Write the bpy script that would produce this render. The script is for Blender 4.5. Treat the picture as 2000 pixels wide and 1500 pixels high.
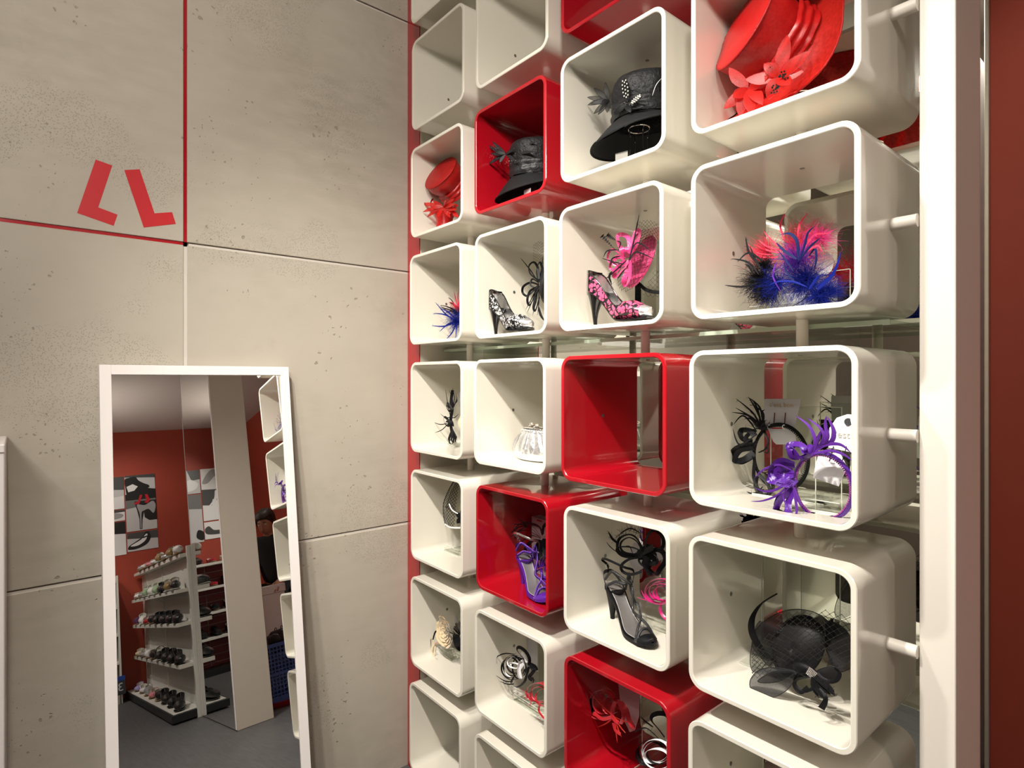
import bpy, math, random
from mathutils import Vector, Matrix, Quaternion
PI = math.pi
R = math.radians
SC = bpy.context.scene
COL = SC.collection
for o in list(bpy.data.objects):
    bpy.data.objects.remove(o)

# ------------------------------------------------------------------ camera, light, exposure
EYE = 1.593
FPX, YAW, CY = 1147.3, R(50.25), 739.4
cam_data = bpy.data.cameras.new('camera')
cam = bpy.data.objects.new('camera', cam_data); COL.objects.link(cam)
cam.location = (0, 0, EYE)
cam.rotation_euler = (R(90), 0, YAW)
cam_data.sensor_width = 36; cam_data.lens = 36 * FPX / 2000
cam_data.shift_y = (CY - 750) / 2000
cam_data.clip_start = 0.02
SC.camera = cam
SC.view_settings.view_transform = 'Standard'
SC.view_settings.look = 'None'
SC.view_settings.exposure = 0.0
SC.view_settings.gamma = 1
SC.view_settings.use_curve_mapping = False
wd = bpy.data.worlds.new('world'); SC.world = wd; wd.use_nodes = True
wd.node_tree.nodes['Background'].inputs[0].default_value = (1, .93, .82, 1)
wd.node_tree.nodes['Background'].inputs[1].default_value = 0.02

WARM = (1.0, .945, .865)
def spot(name, loc, target, power, size=R(80), blend=.6, rad=.035, color=WARM):
    l = bpy.data.lights.new(name, 'SPOT'); l.energy = power; l.spot_size = size; l.spot_blend = blend
    l.shadow_soft_size = rad; l.color = color
    o = bpy.data.objects.new(name, l); COL.objects.link(o); o.location = loc
    o.rotation_euler = (Vector(target) - Vector(loc)).to_track_quat('-Z', 'Y').to_euler()
def area(name, loc, target, power, sx, sy, color=WARM):
    l = bpy.data.lights.new(name, 'AREA'); l.energy = power; l.shape = 'RECTANGLE'; l.size = sx; l.size_y = sy; l.color = color
    o = bpy.data.objects.new(name, l); COL.objects.link(o); o.location = loc
    o.rotation_euler = (Vector(target) - Vector(loc)).to_track_quat('-Z', 'Y').to_euler()
LZ = 2.93
spot('ceiling_or_fill_spot', (-1.16, -.05, LZ), (-1.48, 1.34, 1.05), 108, R(94), .95)
spot('ceiling_or_fill_spot', (-.85, -.05, LZ), (-1.10, 1.25, .62), 140, R(102), .95)
spot('ceiling_or_fill_spot', (-.46, -.03, LZ), (-.60, 1.25, .55), 150, R(100), .95)
spot('ceiling_or_fill_spot', (-.10, 1.75, 3.3), (-.35, 2.35, 1.2), 16, R(80), .9)  # added fill, unseen: brightens the red back wall and its aluminium trim
spot('ceiling_or_fill_spot', (-.35, -1.15, LZ), (-2.1, .55, 1.45), 38, R(78), 1., .05)
spot('fill_flood', (1.0, -1.0, 3.15), (-2.15, .90, 2.85), 265, R(70), 1., .22)  # added soft fill to lift the upper cubes and upper concrete, no such fitting
spot('fill_flood', (1.9, -.1, 2.86), (-.5, 1.3, 1.1), 62, R(70), 1., .15, (1.0, .86, .74))  # added pinkish fill for the right sides of the cubes and post
area('fill_area', (.8, -1.6, 3.35), (.8, -1.6, 0), 26, 1.6, 1.2)  # unseen area lamp for general fill, no panel in the ceiling
spot('ceiling_or_fill_spot', (2.4, -.3, 2.8), (2.6, .95, .5), 95, R(95), .9)
spot('ceiling_or_fill_spot', (3.0, .4, 2.8), (4.1, 1.1, 1.7), 42, R(80), .9)
spot('ceiling_or_fill_spot', (3.1, -.6, 2.8), (4.1, -.3, .9), 60, R(90), .8)
spot('ceiling_or_fill_spot', (1.3, 1.9, 3.3), (1.3, 1.7, 0), 32, R(90), .9)
spot('fill_uplight', (2.7, .1, 2.1), (2.75, 1.1, 2.93), 42, R(140), 1., .1)  # added fill aimed upward to brighten the low ceiling in the leaning mirror
area('fill_area', (-.9, 2.8, 3.0), (-.9, 2.8, 0), 34, .8, .8)  # added fill so the shelving behind the post is lit, no panel there

# ------------------------------------------------------------------ geometry of the place
cc, ss = math.cos(YAW), math.sin(YAW)
def P(u, v, Y):
    """point of the plane at depth Y that the photograph shows at pixel u, v"""
    k = (u - 1000) / FPX
    X = -Y * (ss - k * cc) / (cc + k * ss)
    d = -X * ss + Y * cc
    return Vector((X, Y, EYE + (CY - v) * d / FPX))
def PX(u, v, X):
    """point of the plane at X"""
    k = (u - 1000) / FPX
    Y = -X * (cc + k * ss) / (ss - k * cc)
    d = -X * ss + Y * cc
    return Vector((X, Y, EYE + (CY - v) * d / FPX))
FRONT, BACK = 1.156, 1.480      # front and back planes of the cubes
MIRY = 1.541                    # mirror behind the cubes
WALLX = -2.138                  # concrete wall
CEIL_HI, CEIL_LO = 3.45, 2.90
S, SH, WT = .350, .344, .0115   # cube width, height, wall thickness

# ------------------------------------------------------------------ materials
MATS = {}
def mat(name, col, rough=.5, metal=0., coat=0., spec=.5, sheen=0., bump=0., bscale=60., var=0., vscale=8., trans=0., alpha=1., coatr=.05):
    if name in MATS: return MATS[name]
    m = bpy.data.materials.new(name); m.use_nodes = True
    nt = m.node_tree; b = nt.nodes['Principled BSDF']
    b.inputs['Base Color'].default_value = (*col, 1); b.inputs['Roughness'].default_value = rough
    b.inputs['Metallic'].default_value = metal; b.inputs['Coat Weight'].default_value = coat; b.inputs['Coat Roughness'].default_value = coatr
    b.inputs['Specular IOR Level'].default_value = spec; b.inputs['Sheen Weight'].default_value = sheen
    b.inputs['Transmission Weight'].default_value = trans; b.inputs['Alpha'].default_value = alpha
    tc = nt.nodes.new('ShaderNodeTexCoord')
    if var:
        n = nt.nodes.new('ShaderNodeTexNoise'); n.inputs['Scale'].default_value = vscale; n.inputs['Detail'].default_value = 5
        mx = nt.nodes.new('ShaderNodeMix'); mx.data_type = 'RGBA'
        nt.links.new(tc.outputs['Object'], n.inputs['Vector']); nt.links.new(n.outputs['Fac'], mx.inputs['Factor'])
        mx.inputs['A'].default_value = (*[c * (1 - var) for c in col], 1); mx.inputs['B'].default_value = (*[min(1, c * (1 + var)) for c in col], 1)
        nt.links.new(mx.outputs['Result'], b.inputs['Base Color'])
    if bump:
        n = nt.nodes.new('ShaderNodeTexNoise'); n.inputs['Scale'].default_value = bscale; n.inputs['Detail'].default_value = 4
        bp = nt.nodes.new('ShaderNodeBump'); bp.inputs['Strength'].default_value = bump; bp.inputs['Distance'].default_value = .004
        nt.links.new(tc.outputs['Object'], n.inputs['Vector']); nt.links.new(n.outputs['Fac'], bp.inputs['Height']); nt.links.new(bp.outputs['Normal'], b.inputs['Normal'])
    MATS[name] = m
    return m
def sheer(name, col, opacity, rough=.35, weave=900., sheen=.5, metal=0.):
    """woven see-through cloth"""
    if name in MATS: return MATS[name]
    m = mat(name, col, rough, metal, sheen=sheen, bump=.35, bscale=22., var=.25, vscale=14.)
    nt = m.node_tree; b = nt.nodes['Principled BSDF']; out = nt.nodes['Material Output']
    tr = nt.nodes.new('ShaderNodeBsdfTransparent'); tr.inputs[0].default_value = (*([.10 + .85 * c / max(col) for c in col] if max(col) > .3 and max(col) > 2 * min(col) else [.55 + .45 * c for c in col]), 1)
    if max(col) < .1: b.inputs['Specular IOR Level'].default_value = .2
    mx = nt.nodes.new('ShaderNodeMixShader'); n = nt.nodes.new('ShaderNodeTexNoise'); n.inputs['Scale'].default_value = 35
    mp = nt.nodes.new('ShaderNodeMapRange'); mp.inputs['From Min'].default_value = .3; mp.inputs['From Max'].default_value = .7
    mp.inputs['To Min'].default_value = opacity - .12; mp.inputs['To Max'].default_value = min(1, opacity + .12)
    lw = nt.nodes.new('ShaderNodeLayerWeight'); lw.inputs['Blend'].default_value = .45
    mm = nt.nodes.new('ShaderNodeMath'); mm.operation = 'MULTIPLY_ADD'; mm.use_clamp = True; mm.inputs[1].default_value = .5
    nt.links.new(n.outputs['Fac'], mp.inputs['Value']); nt.links.new(lw.outputs['Facing'], mm.inputs[0]); nt.links.new(mp.outputs['Result'], mm.inputs[2])
    nt.links.new(mm.outputs[0], mx.inputs[0]); nt.links.new(tr.outputs[0], mx.inputs[1]); nt.links.new(b.outputs[0], mx.inputs[2])
    nt.links.new(mx.outputs[0], out.inputs[0])
    return m
def clear(name, tint=(.97, .985, .97), gloss=.9):
    """clear acrylic or thin glass: fresnel reflection over a see-through sheet"""
    if name in MATS: return MATS[name]
    m = bpy.data.materials.new(name); m.use_nodes = True; nt = m.node_tree
    nt.nodes.remove(nt.nodes['Principled BSDF']); out = nt.nodes['Material Output']
    tr = nt.nodes.new('ShaderNodeBsdfTransparent'); tr.inputs[0].default_value = (*tint, 1)
    gl = nt.nodes.new('ShaderNodeBsdfGlossy'); gl.inputs['Roughness'].default_value = .02; gl.inputs[0].default_value = (gloss, gloss, gloss, 1)
    fr = nt.nodes.new('ShaderNodeFresnel'); fr.inputs[0].default_value = 1.45
    mx = nt.nodes.new('ShaderNodeMixShader')
    ge = nt.nodes.new('ShaderNodeNewGeometry'); sb = nt.nodes.new('ShaderNodeMath'); sb.operation = 'SUBTRACT'; sb.inputs[0].default_value = 1
    mu = nt.nodes.new('ShaderNodeMath'); mu.operation = 'MULTIPLY'; nt.links.new(ge.outputs['Backfacing'], sb.inputs[1]); nt.links.new(fr.outputs[0], mu.inputs[0]); nt.links.new(sb.outputs[0], mu.inputs[1])
    nt.links.new(mu.outputs[0], mx.inputs[0]); nt.links.new(tr.outputs[0], mx.inputs[1]); nt.links.new(gl.outputs[0], mx.inputs[2]); nt.links.new(mx.outputs[0], out.inputs[0])
    MATS[name] = m
    return m
def lace(name, a, b_, scale=95., thr=.5, metal=.0):
    """flowered lace of colour a over cloth of colour b_"""
    if name in MATS: return MATS[name]
    m = mat(name, b_, .3, metal, coat=.2)
    nt = m.node_tree; b = nt.nodes['Principled BSDF']
    tc = nt.nodes.new('ShaderNodeTexCoord'); v = nt.nodes.new('ShaderNodeTexVoronoi'); v.inputs['Scale'].default_value = scale; v.feature = 'DISTANCE_TO_EDGE'
    n = nt.nodes.new('ShaderNodeTexNoise'); n.inputs['Scale'].default_value = scale * .9
    ad = nt.nodes.new('ShaderNodeMath'); ad.operation = 'MULTIPLY_ADD'; ad.inputs[1].default_value = 1.2
    nt.links.new(tc.outputs['Object'], v.inputs['Vector']); nt.links.new(tc.outputs['Object'], n.inputs['Vector'])
    nt.links.new(v.outputs['Distance'], ad.inputs[0]); nt.links.new(n.outputs['Fac'], ad.inputs[2])
    cr = nt.nodes.new('ShaderNodeMath'); cr.operation = 'GREATER_THAN'; cr.inputs[1].default_value = thr + .2
    nt.links.new(ad.outputs[0], cr.inputs[0])
    mx = nt.nodes.new('ShaderNodeMix'); mx.data_type = 'RGBA'; mx.inputs['A'].default_value = (*a, 1); mx.inputs['B'].default_value = (*b_, 1)
    nt.links.new(cr.outputs[0], mx.inputs['Factor']); nt.links.new(mx.outputs['Result'], b.inputs['Base Color'])
    return m

CREAM = mat('cream lacquer', (.79, .752, .655), .28, coat=.9, coatr=.05)
REDL = mat('red lacquer', (.40, .004, .012), .22, coat=.9, coatr=.04)
WHITE = mat('white powder coat', (.80, .76, .74), .45)
POSTM = mat('cream post paint', (.80, .755, .68), .4, coat=.2)
REDW = mat('red wall paint', (.37, .052, .026), .6, var=.05)
REDP = mat('red panel', (.50, .022, .028), .45)
MIRR = mat('mirror silver', (.90, .90, .885), .0, 1.)
MIRG = mat('tinted mirror silver', (.80, .82, .76), .0, 1.)
ALU = mat('brushed aluminium', (.62, .58, .50), .4, .7)
CEILM = mat('ceiling paint', (.62, .55, .50), .8)
FLOORM = mat('dark vinyl floor', (.085, .085, .088), .5, var=.25, vscale=5., bump=.05)
BLACKS = mat('black satin', (.006, .006, .007), .5, spec=.16, bump=.15, bscale=300.)
BLACKF = mat('black feather', (.008, .008, .009), .75, spec=.15)
BLACKP = mat('black patent', (.010, .010, .010), .16, coat=.8)
BLACKM = mat('black mesh cloth', (.007, .007, .007), .75, spec=.15)
STRAW = mat('black woven straw', (.010, .010, .011), .5, spec=.25, bump=.9, bscale=120., var=.6, vscale=40.)
PINK = mat('pink satin', (.60, .025, .16), .35, sheen=.4, bump=.3, bscale=260.)
FUCHSIA = mat('fuchsia satin', (.46, .004, .13), .3, sheen=.3)
PINKF = mat('coral pink feather', (.72, .05, .10), .65, spec=.15)
BLUEF = mat('royal blue feather', (.005, .013, .20), .65, spec=.15)
PURP = mat('purple satin', (.075, .012, .235), .3, spec=.4, bump=.2, bscale=260.)
PURPS = mat('purple sequins', (.06, .02, .22), .3, .5, bump=1., bscale=420., var=.8, vscale=300.)
REDS = mat('red satin ribbon', (.50, .010, .020), .25, .25, sheen=.4)
WHITES = mat('white satin ribbon', (.85, .85, .86), .35)
CREAMS = mat('cream chiffon', (.80, .64, .40), .5, sheen=.6)
ROSEG = mat('rose gold satin', (.62, .36, .27), .3, .3)
SILVER = mat('silver leather', (.74, .73, .72), .24, .95, bump=.25, bscale=40.)
SILVB = mat('silver crushed cloth', (.86, .86, .87), .26, .85, bump=.8, bscale=90.)
PEWTER = mat('pewter insole', (.55, .53, .53), .36, .85)
CHROME = mat('chrome wire', (.85, .83, .80), .08, 1.)
PEARL = mat('champagne pearl', (.80, .68, .55), .12, .7)
JEWEL = mat('rhinestones', (.95, .92, .90), .08, .9, bump=1., bscale=700.)
CARD = mat('white card', (.86, .86, .88), .5)
CARDG = mat('grey display card', (.50, .49, .51), .55)
INK = mat('gold ink', (.40, .27, .12), .5)
SCREW = mat('zinc screw', (.30, .30, .28), .4, .8)
ACR = clear('clear acrylic', (.955, .965, .945), .8)
ACRE = mat('acrylic edge', (.72, .74, .66), .25, alpha=.75)
GLAS = clear('glass pane', (.84, .88, .83), .8)
GLASE = mat('green glass edge', (.50, .60, .46), .3)
DECAL = mat('red decal vinyl', (.56, .020, .028), .35, coat=.3)
BLUEP = mat('blue plastic', (.05, .09, .28), .4)
REDPL = mat('red plastic', (.45, .02, .03), .35)
SIGNB = mat('blue sign print', (.02, .06, .34), .5)
SIGNK = mat('charcoal sign print', (.035, .037, .04), .5)
PLINTH = mat('black plinth', (.012, .012, .013), .35)
SHELFM = mat('shelf enamel', (.70, .68, .62), .4)
REDO = sheer('red organza', (.42, .006, .006), .84, .38, sheen=0.)
REDO2 = sheer('sheer red organza', (.52, .014, .009), .42, .4, sheen=0.)
REDSIN = mat('red sinamay', (.34, .007, .007), .5, spec=.3, bump=.5, bscale=200., var=.3, vscale=60.)
BLKO = sheer('sheer black organza', (.012, .012, .013), .42, .45, sheen=0.)
BLKO2 = sheer('black sinamay', (.014, .013, .014), .90, .5, sheen=0.)
VEIL = mat('black veil thread', (.008, .008, .008), .7)

def concrete():
    m = bpy.data.materials.new('fair-faced concrete'); m.use_nodes = True; nt = m.node_tree; N = nt.nodes; L = nt.links
    b = N['Principled BSDF']; b.inputs['Roughness'].default_value = .62; b.inputs['Specular IOR Level'].default_value = .35
    tc = N.new('ShaderNodeTexCoord')
    def noise(scale, det=4, sc=None, rough=.55):
        n = N.new('ShaderNodeTexNoise'); n.inputs['Scale'].default_value = scale; n.inputs['Detail'].default_value = det; n.inputs['Roughness'].default_value = rough
        if sc:
            mp = N.new('ShaderNodeMapping'); mp.inputs['Scale'].default_value = sc; L.new(tc.outputs['Object'], mp.inputs[0]); L.new(mp.outputs[0], n.inputs['Vector'])
        else: L.new(tc.outputs['Object'], n.inputs['Vector'])
        return n.outputs['Fac']
    def rng(x, a, b_, c=0., d=1.):
        r = N.new('ShaderNodeMapRange'); r.inputs['From Min'].default_value = a; r.inputs['From Max'].default_value = b_; r.inputs['To Min'].default_value = c; r.inputs['To Max'].default_value = d
        L.new(x, r.inputs['Value']); return r.outputs['Result']
    def mth(op, x, y):
        q = N.new('ShaderNodeMath'); q.operation = op
        for i, z in enumerate((x, y)):
            if isinstance(z, (int, float)): q.inputs[i].default_value = z
            else: L.new(z, q.inputs[i])
        return q.outputs[0]
    def mixc(f, a, b_):
        q = N.new('ShaderNodeMix'); q.data_type = 'RGBA'
        L.new(f, q.inputs['Factor'])
        for k, z in (('A', a), ('B', b_)):
            if isinstance(z, tuple): q.inputs[k].default_value = (*z, 1)
            else: L.new(z, q.inputs[k])
        return q.outputs['Result']
    base = mixc(rng(noise(1.6, 5), .3, .7), (.385, .350, .285), (.485, .443, .370))
    base = mixc(rng(noise(9, 6, (1, 1, 3)), .35, .75), base, (.47, .43, .36))
    # clusters of pits (real marks of the casting)
    def pits(scale, rad, mask_scale, lo, off):
        v = N.new('ShaderNodeTexVoronoi'); v.inputs['Scale'].default_value = scale; v.inputs['Randomness'].default_value = 1
        ds = N.new('ShaderNodeVectorMath'); ds.operation = 'MULTIPLY_ADD'; ds.inputs[1].default_value = (1, 1, 1)
        nz = N.new('ShaderNodeTexNoise'); nz.inputs['Scale'].default_value = scale * 2.2; nz.inputs['Detail'].default_value = 3
        L.new(tc.outputs['Object'], nz.inputs['Vector'])
        sc_ = N.new('ShaderNodeVectorMath'); sc_.operation = 'SCALE'; sc_.inputs['Scale'].default_value = .55 / scale
        L.new(nz.outputs['Color'], sc_.inputs[0]); L.new(tc.outputs['Object'], ds.inputs[0]); L.new(sc_.outputs[0], ds.inputs[2])
        L.new(ds.outputs[0], v.inputs['Vector'])
        mp = N.new('ShaderNodeMapping'); mp.inputs['Location'].default_value = (off, off * 2, off); L.new(tc.outputs['Object'], mp.inputs[0])
        mk = N.new('ShaderNodeTexNoise'); mk.inputs['Scale'].default_value = mask_scale; mk.inputs['Detail'].default_value = 3; L.new(mp.outputs[0], mk.inputs['Vector'])
        mask = rng(mk.outputs['Fac'], lo, lo + .07)
        # random size per cell
        sep = N.new('ShaderNodeSeparateColor'); L.new(v.outputs['Color'], sep.inputs[0])
        size = mth('MULTIPLY', mth('MULTIPLY', sep.outputs[0], rad), mask)
        return rng(mth('SUBTRACT', size, v.outputs['Distance']), -.02, .04)
    p1 = pits(36, .42, 2.8, .56, 0.); p2 = pits(80, .36, 3.0, .545, 3.); p3 = pits(200, .42, 2.2, .50, 7.)
    pit = mth('MAXIMUM', p1, mth('MAXIMUM', p2, mth('MULTIPLY', p3, .6)))
    col = mixc(mth('MULTIPLY', pit, .72), base, (.25, .225, .17))
    grime = rng(noise(3.1, 6, None, .7), .56, .75)
    col = mixc(mth('MULTIPLY', grime, .35), col, (.29, .26, .20))
    L.new(col, b.inputs['Base Color'])
    h = mth('SUBTRACT', mth('MULTIPLY', noise(55, 5), .12), pit)
    bp = N.new('ShaderNodeBump'); bp.inputs['Strength'].default_value = .5; bp.inputs['Distance'].default_value = .003
    L.new(h, bp.inputs['Height']); L.new(bp.outputs['Normal'], b.inputs['Normal'])
    return m
CONC = concrete()
def vinyl():
    m = FLOORM; nt = m.node_tree; b = nt.nodes['Principled BSDF']
    tc = nt.nodes.new('ShaderNodeTexCoord'); mp = nt.nodes.new('ShaderNodeMapping'); mp.inputs['Scale'].default_value = (2, 22, 1); mp.inputs['Rotation'].default_value = (0, 0, .3)
    n = nt.nodes.new('ShaderNodeTexNoise'); n.inputs['Scale'].default_value = 3; n.inputs['Detail'].default_value = 8
    cr = nt.nodes.new('ShaderNodeMix'); cr.data_type = 'RGBA'; cr.inputs['A'].default_value = (.045, .047, .050, 1); cr.inputs['B'].default_value = (.12, .118, .118, 1)
    nt.links.new(tc.outputs['Object'], mp.inputs[0]); nt.links.new(mp.outputs[0], n.inputs['Vector']); nt.links.new(n.outputs['Fac'], cr.inputs['Factor']); nt.links.new(cr.outputs['Result'], b.inputs['Base Color'])
vinyl()

# ------------------------------------------------------------------ mesh helpers
def cr_path(pts, n=8, closed=False):
    """Catmull-Rom through the points"""
    pts = [Vector(p) for p in pts]; out = []
    L = len(pts); segs = L if closed else L - 1
    for i in range(segs):
        if closed: a, b, c, d = pts[(i - 1) % L], pts[i], pts[(i + 1) % L], pts[(i + 2) % L]
        else: a, b, c, d = pts[max(i - 1, 0)], pts[i], pts[i + 1], pts[min(i + 2, L - 1)]
        for j in range(n):
            t = j / n
            out.append(.5 * ((2 * b) + (c - a) * t + (2 * a - 5 * b + 4 * c - d) * t * t + (3 * b - a - 3 * c + d) * t ** 3))
    if not closed: out.append(pts[-1].copy())
    return out
class MB:
    def __init__(s): s.v = []; s.f = []; s.mi = []
    def add(s, vs, fs, mi=0):
        o = len(s.v); s.v += [Vector(x) for x in vs]; s.f += [tuple(i + o for i in f) for f in fs]; s.mi += [mi] * len(fs)
    def box(s, x0, x1, y0, y1, z0, z1, b=0., M=None, mi=0):
        if b <= 0:
            vs = [(x, y, z) for z in (z0, z1) for y in (y0, y1) for x in (x0, x1)]
            fs = [(0, 2, 3, 1), (4, 5, 7, 6), (0, 1, 5, 4), (2, 6, 7, 3), (0, 4, 6, 2), (1, 3, 7, 5)]
        else:
            vs = []; X = (x0, x1); Y = (y0, y1); Z = (z0, z1); idx = {}
            for i in (0, 1):
                for j in (0, 1):
                    for k in (0, 1):
                        sx, sy, sz = (1 - 2 * i) * b, (1 - 2 * j) * b, (1 - 2 * k) * b
                        for a, p in enumerate(((X[i], Y[j] + sy, Z[k] + sz), (X[i] + sx, Y[j], Z[k] + sz), (X[i] + sx, Y[j] + sy, Z[k]))):
                            idx[(i, j, k, a)] = len(vs); vs.append(p)
            q = idx; fs = []
            for i in (0, 1): fs.append((q[i, 0, 0, 0], q[i, 1, 0, 0], q[i, 1, 1, 0], q[i, 0, 1, 0]))
            for j in (0, 1): fs.append((q[0, j, 0, 1], q[1, j, 0, 1], q[1, j, 1, 1], q[0, j, 1, 1]))
            for k in (0, 1): fs.append((q[0, 0, k, 2], q[1, 0, k, 2], q[1, 1, k, 2], q[0, 1, k, 2]))
            for j in (0, 1):
                for k in (0, 1): fs.append((q[0, j, k, 1], q[1, j, k, 1], q[1, j, k, 2], q[0, j, k, 2]))
            for i in (0, 1):
                for k in (0, 1): fs.append((q[i, 0, k, 0], q[i, 1, k, 0], q[i, 1, k, 2], q[i, 0, k, 2]))
            for i in (0, 1):
                for j in (0, 1): fs.append((q[i, j, 0, 0], q[i, j, 1, 0], q[i, j, 1, 1], q[i, j, 0, 1]))
            for i in (0, 1):
                for j in (0, 1):
                    for k in (0, 1): fs.append((q[i, j, k, 0], q[i, j, k, 1], q[i, j, k, 2]))
        if M is not None: vs = [M @ Vector(p) for p in vs]
        s.add(vs, fs, mi); return s
    def loft(s, rings, close=True, caps=True, mi=0):
        n = len(rings[0]); vs = [p for r in rings for p in r]; fs = []
        for i in range(len(rings) - 1):
            for j in range(n if close else n - 1):
                k = (j + 1) % n
                fs.append((i * n + j, i * n + k, (i + 1) * n + k, (i + 1) * n + j))
        if caps and close: fs += [tuple(range(n - 1, -1, -1)), tuple(range((len(rings) - 1) * n, len(rings) * n))]
        s.add(vs, fs, mi); return s
    def tube(s, path, r, n=8, closed=False, caps=True):
        path = [Vector(p) for p in path]; L = len(path); rings = []; up = None
        for i, p in enumerate(path):
            if closed: t = path[(i + 1) % L] - path[i - 1]
            else: t = path[min(i + 1, L - 1)] - path[max(i - 1, 0)]
            if t.length < 1e-9: t = Vector((0, 0, 1))
            t.normalize()
            if up is None: up = t.orthogonal().normalized()
            up = (up - t * up.dot(t))
            up = up.normalized() if up.length > 1e-6 else t.orthogonal().normalized()
            w = t.cross(up); rr = r(i / max(1, L - 1)) if callable(r) else r
            rings.append([p + (up * math.cos(2 * PI * k / n) + w * math.sin(2 * PI * k / n)) * rr for k in range(n)])
        if closed: rings.append(rings[0])
        return s.loft(rings, True, caps and not closed)
    def strip(s, path, w, side, thick=.0006, taper=None):
        """flat ribbon along path; side = width direction (vector or function)"""
        path = [Vector(p) for p in path]; L = len(path); rings = []
        for i, p in enumerate(path):
            t = (path[min(i + 1, L - 1)] - path[max(i - 1, 0)]).normalized()
            sd = Vector(side(i / (L - 1)) if callable(side) else side); sd = sd - t * sd.dot(t)
            sd = sd.normalized() if sd.length > 1e-6 else t.orthogonal().normalized()
            ww = w * (taper(i / (L - 1)) if taper else 1); n = t.cross(sd) * thick
            rings.append([p + sd * ww / 2, p + n, p - sd * ww / 2, p - n])
        return s.loft(rings)
    def lathe(s, prof, n=48, M=None, f=None):
        """prof = [(r, z)]; f(r, z, a) may deform"""
        rings = []
        for r, z in prof:
            ring = []
            for k in range(n):
                a = 2 * PI * k / n
                p = f(r, z, a) if f else (r * math.cos(a), r * math.sin(a), z)
                p = Vector(p); ring.append(M @ p if M is not None else p)
            rings.append(ring)
        return s.loft(rings, True, False)
    def ball(s, c, r, n=8, m=6, sc=(1, 1, 1)):
        c = Vector(c); rings = []
        for i in range(m + 1):
            th = PI * i / m; rings.append([c + Vector((sc[0] * r * math.sin(th) * math.cos(2 * PI * k / n), sc[1] * r * math.sin(th) * math.sin(2 * PI * k / n), sc[2] * r * math.cos(th))) for k in range(n)])
        return s.loft(rings, True, False)
    def prism(s, pts, n, t):
        """flat polygon of points extruded by vector n*t"""
        n = Vector(n) * t; a = [Vector(p) for p in pts]; b = [p + n for p in a]; L = len(a)
        s.add(a + b, [tuple(range(L - 1, -1, -1)), tuple(range(L, 2 * L))] + [(i, (i + 1) % L, L + (i + 1) % L, L + i) for i in range(L)]); return s
    def build(s, name, m, parent=None, sharp=35, solid=0, wpos=None):
        me = bpy.data.meshes.new(name); me.from_pydata([tuple(p) for p in s.v], [], s.f)
        import bmesh
        bm = bmesh.new(); bm.from_mesh(me); bmesh.ops.recalc_face_normals(bm, faces=bm.faces); bm.to_mesh(me); bm.free()
        for mm in (m if isinstance(m, (list, tuple)) else [m]): me.materials.append(mm)
        if len(s.mi) == len(me.polygons): me.polygons.foreach_set('material_index', s.mi)
        me.polygons.foreach_set('use_smooth', [True] * len(me.polygons)); me.set_sharp_from_angle(angle=R(sharp)); me.update()
        o = bpy.data.objects.new(name, me); COL.objects.link(o)
        if parent is not None:
            o.parent = parent
        if solid:
            md = o.modifiers.new('s', 'SOLIDIFY'); md.thickness = solid; md.offset = 0
        return o
def local(M):
    """inverse of a thing's placement, to bring world points into its own frame"""
    return M.inverted()
def tag(o, label, cat, group=None, kind=None):
    o['label'] = label; o['category'] = cat
    if group: o['group'] = group
    if kind: o['kind'] = kind
    return o
def thing(name, label, cat, loc=(0, 0, 0), rz=0, group=None):
    o = bpy.data.objects.new(name, None); COL.objects.link(o); o.empty_display_size = .05
    o.location = loc; o.rotation_euler = (0, 0, rz)
    return tag(o, label, cat, group)
def struct(o): o['kind'] = 'structure'; return o
class TH:
    """a thing whose parts are modelled in world points around its base"""
    def __init__(s, name, label, cat, base, group=None):
        s.base = Vector(base); s.e = thing(name, label, cat, s.base, 0, group)
    def part(s, name, mb, m, parent=None, label=None, **k):
        mb.v = [p - s.base for p in mb.v]
        o = mb.build(name, m, parent or s.e, **k)
        if label: o['label'] = label
        return o
def clone(o, parent=None):
    c = o.copy(); COL.objects.link(c)
    if parent is not None: c.parent = parent
    for ch in list(o.children):
        if ch is not c: clone(ch, c)
    return c
def clone_thing(o, label, loc, rz, group=None):
    kids = list(o.children); c = o.copy(); COL.objects.link(c); c['label'] = label; c.location = loc; c.rotation_euler = (0, 0, rz)
    if group: c['group'] = group
    for ch in kids: clone(ch, c)
    return c
#==STRUCT==

# ------------------------------------------------------------------ the setting
CEIL_LO = 2.93
m = MB(); m.box(-2.40, 4.3, -3.0, 4.2, -.06, 0); struct(m.build('floor', FLOORM))
m = MB(); m.box(-2.40, 1.4, -3.0, 4.2, CEIL_HI, CEIL_HI + .06); m.box(1.4, 4.3, -3.0, 4.2, CEIL_LO, CEIL_HI + .06)
struct(m.build('ceiling', CEILM))
# concrete wall of large panels with open joints
G = .0055; VS = [-1.403 - .8, .403, 2.3]; HS = [-.001, .999, 2.030, 3.061]
VS = [-3.0, -.60, .403, 1.42]; HS = [0, .999, 2.030, 3.061, CEIL_HI]
m = MB(); m.box(-2.40, WALLX - .013, -3.0, 4.2, 0, CEIL_HI)
for i in range(3):
    for j in range(4):
        m.box(WALLX - .012, WALLX, VS[i] + G, VS[i + 1] - G, HS[j] + (G if j else 0), HS[j + 1] - (G if j < 3 else 0), .0012)
struct(m.build('wall_left', CONC))
m = MB(); m.box(WALLX - .0135, WALLX - .005, .403 - G, .403 + G, 2.030 - G, 3.061); m.box(WALLX - .0135, WALLX - .005, -.6, .403 + G, 2.030 - G, 2.030 + G)
struct(m.build('trim_1', REDL))
m = MB(); m.box(WALLX - .0135, WALLX - .003, .403 - G, .403 + G, 1.2, 2.030 - G - .004)
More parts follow.
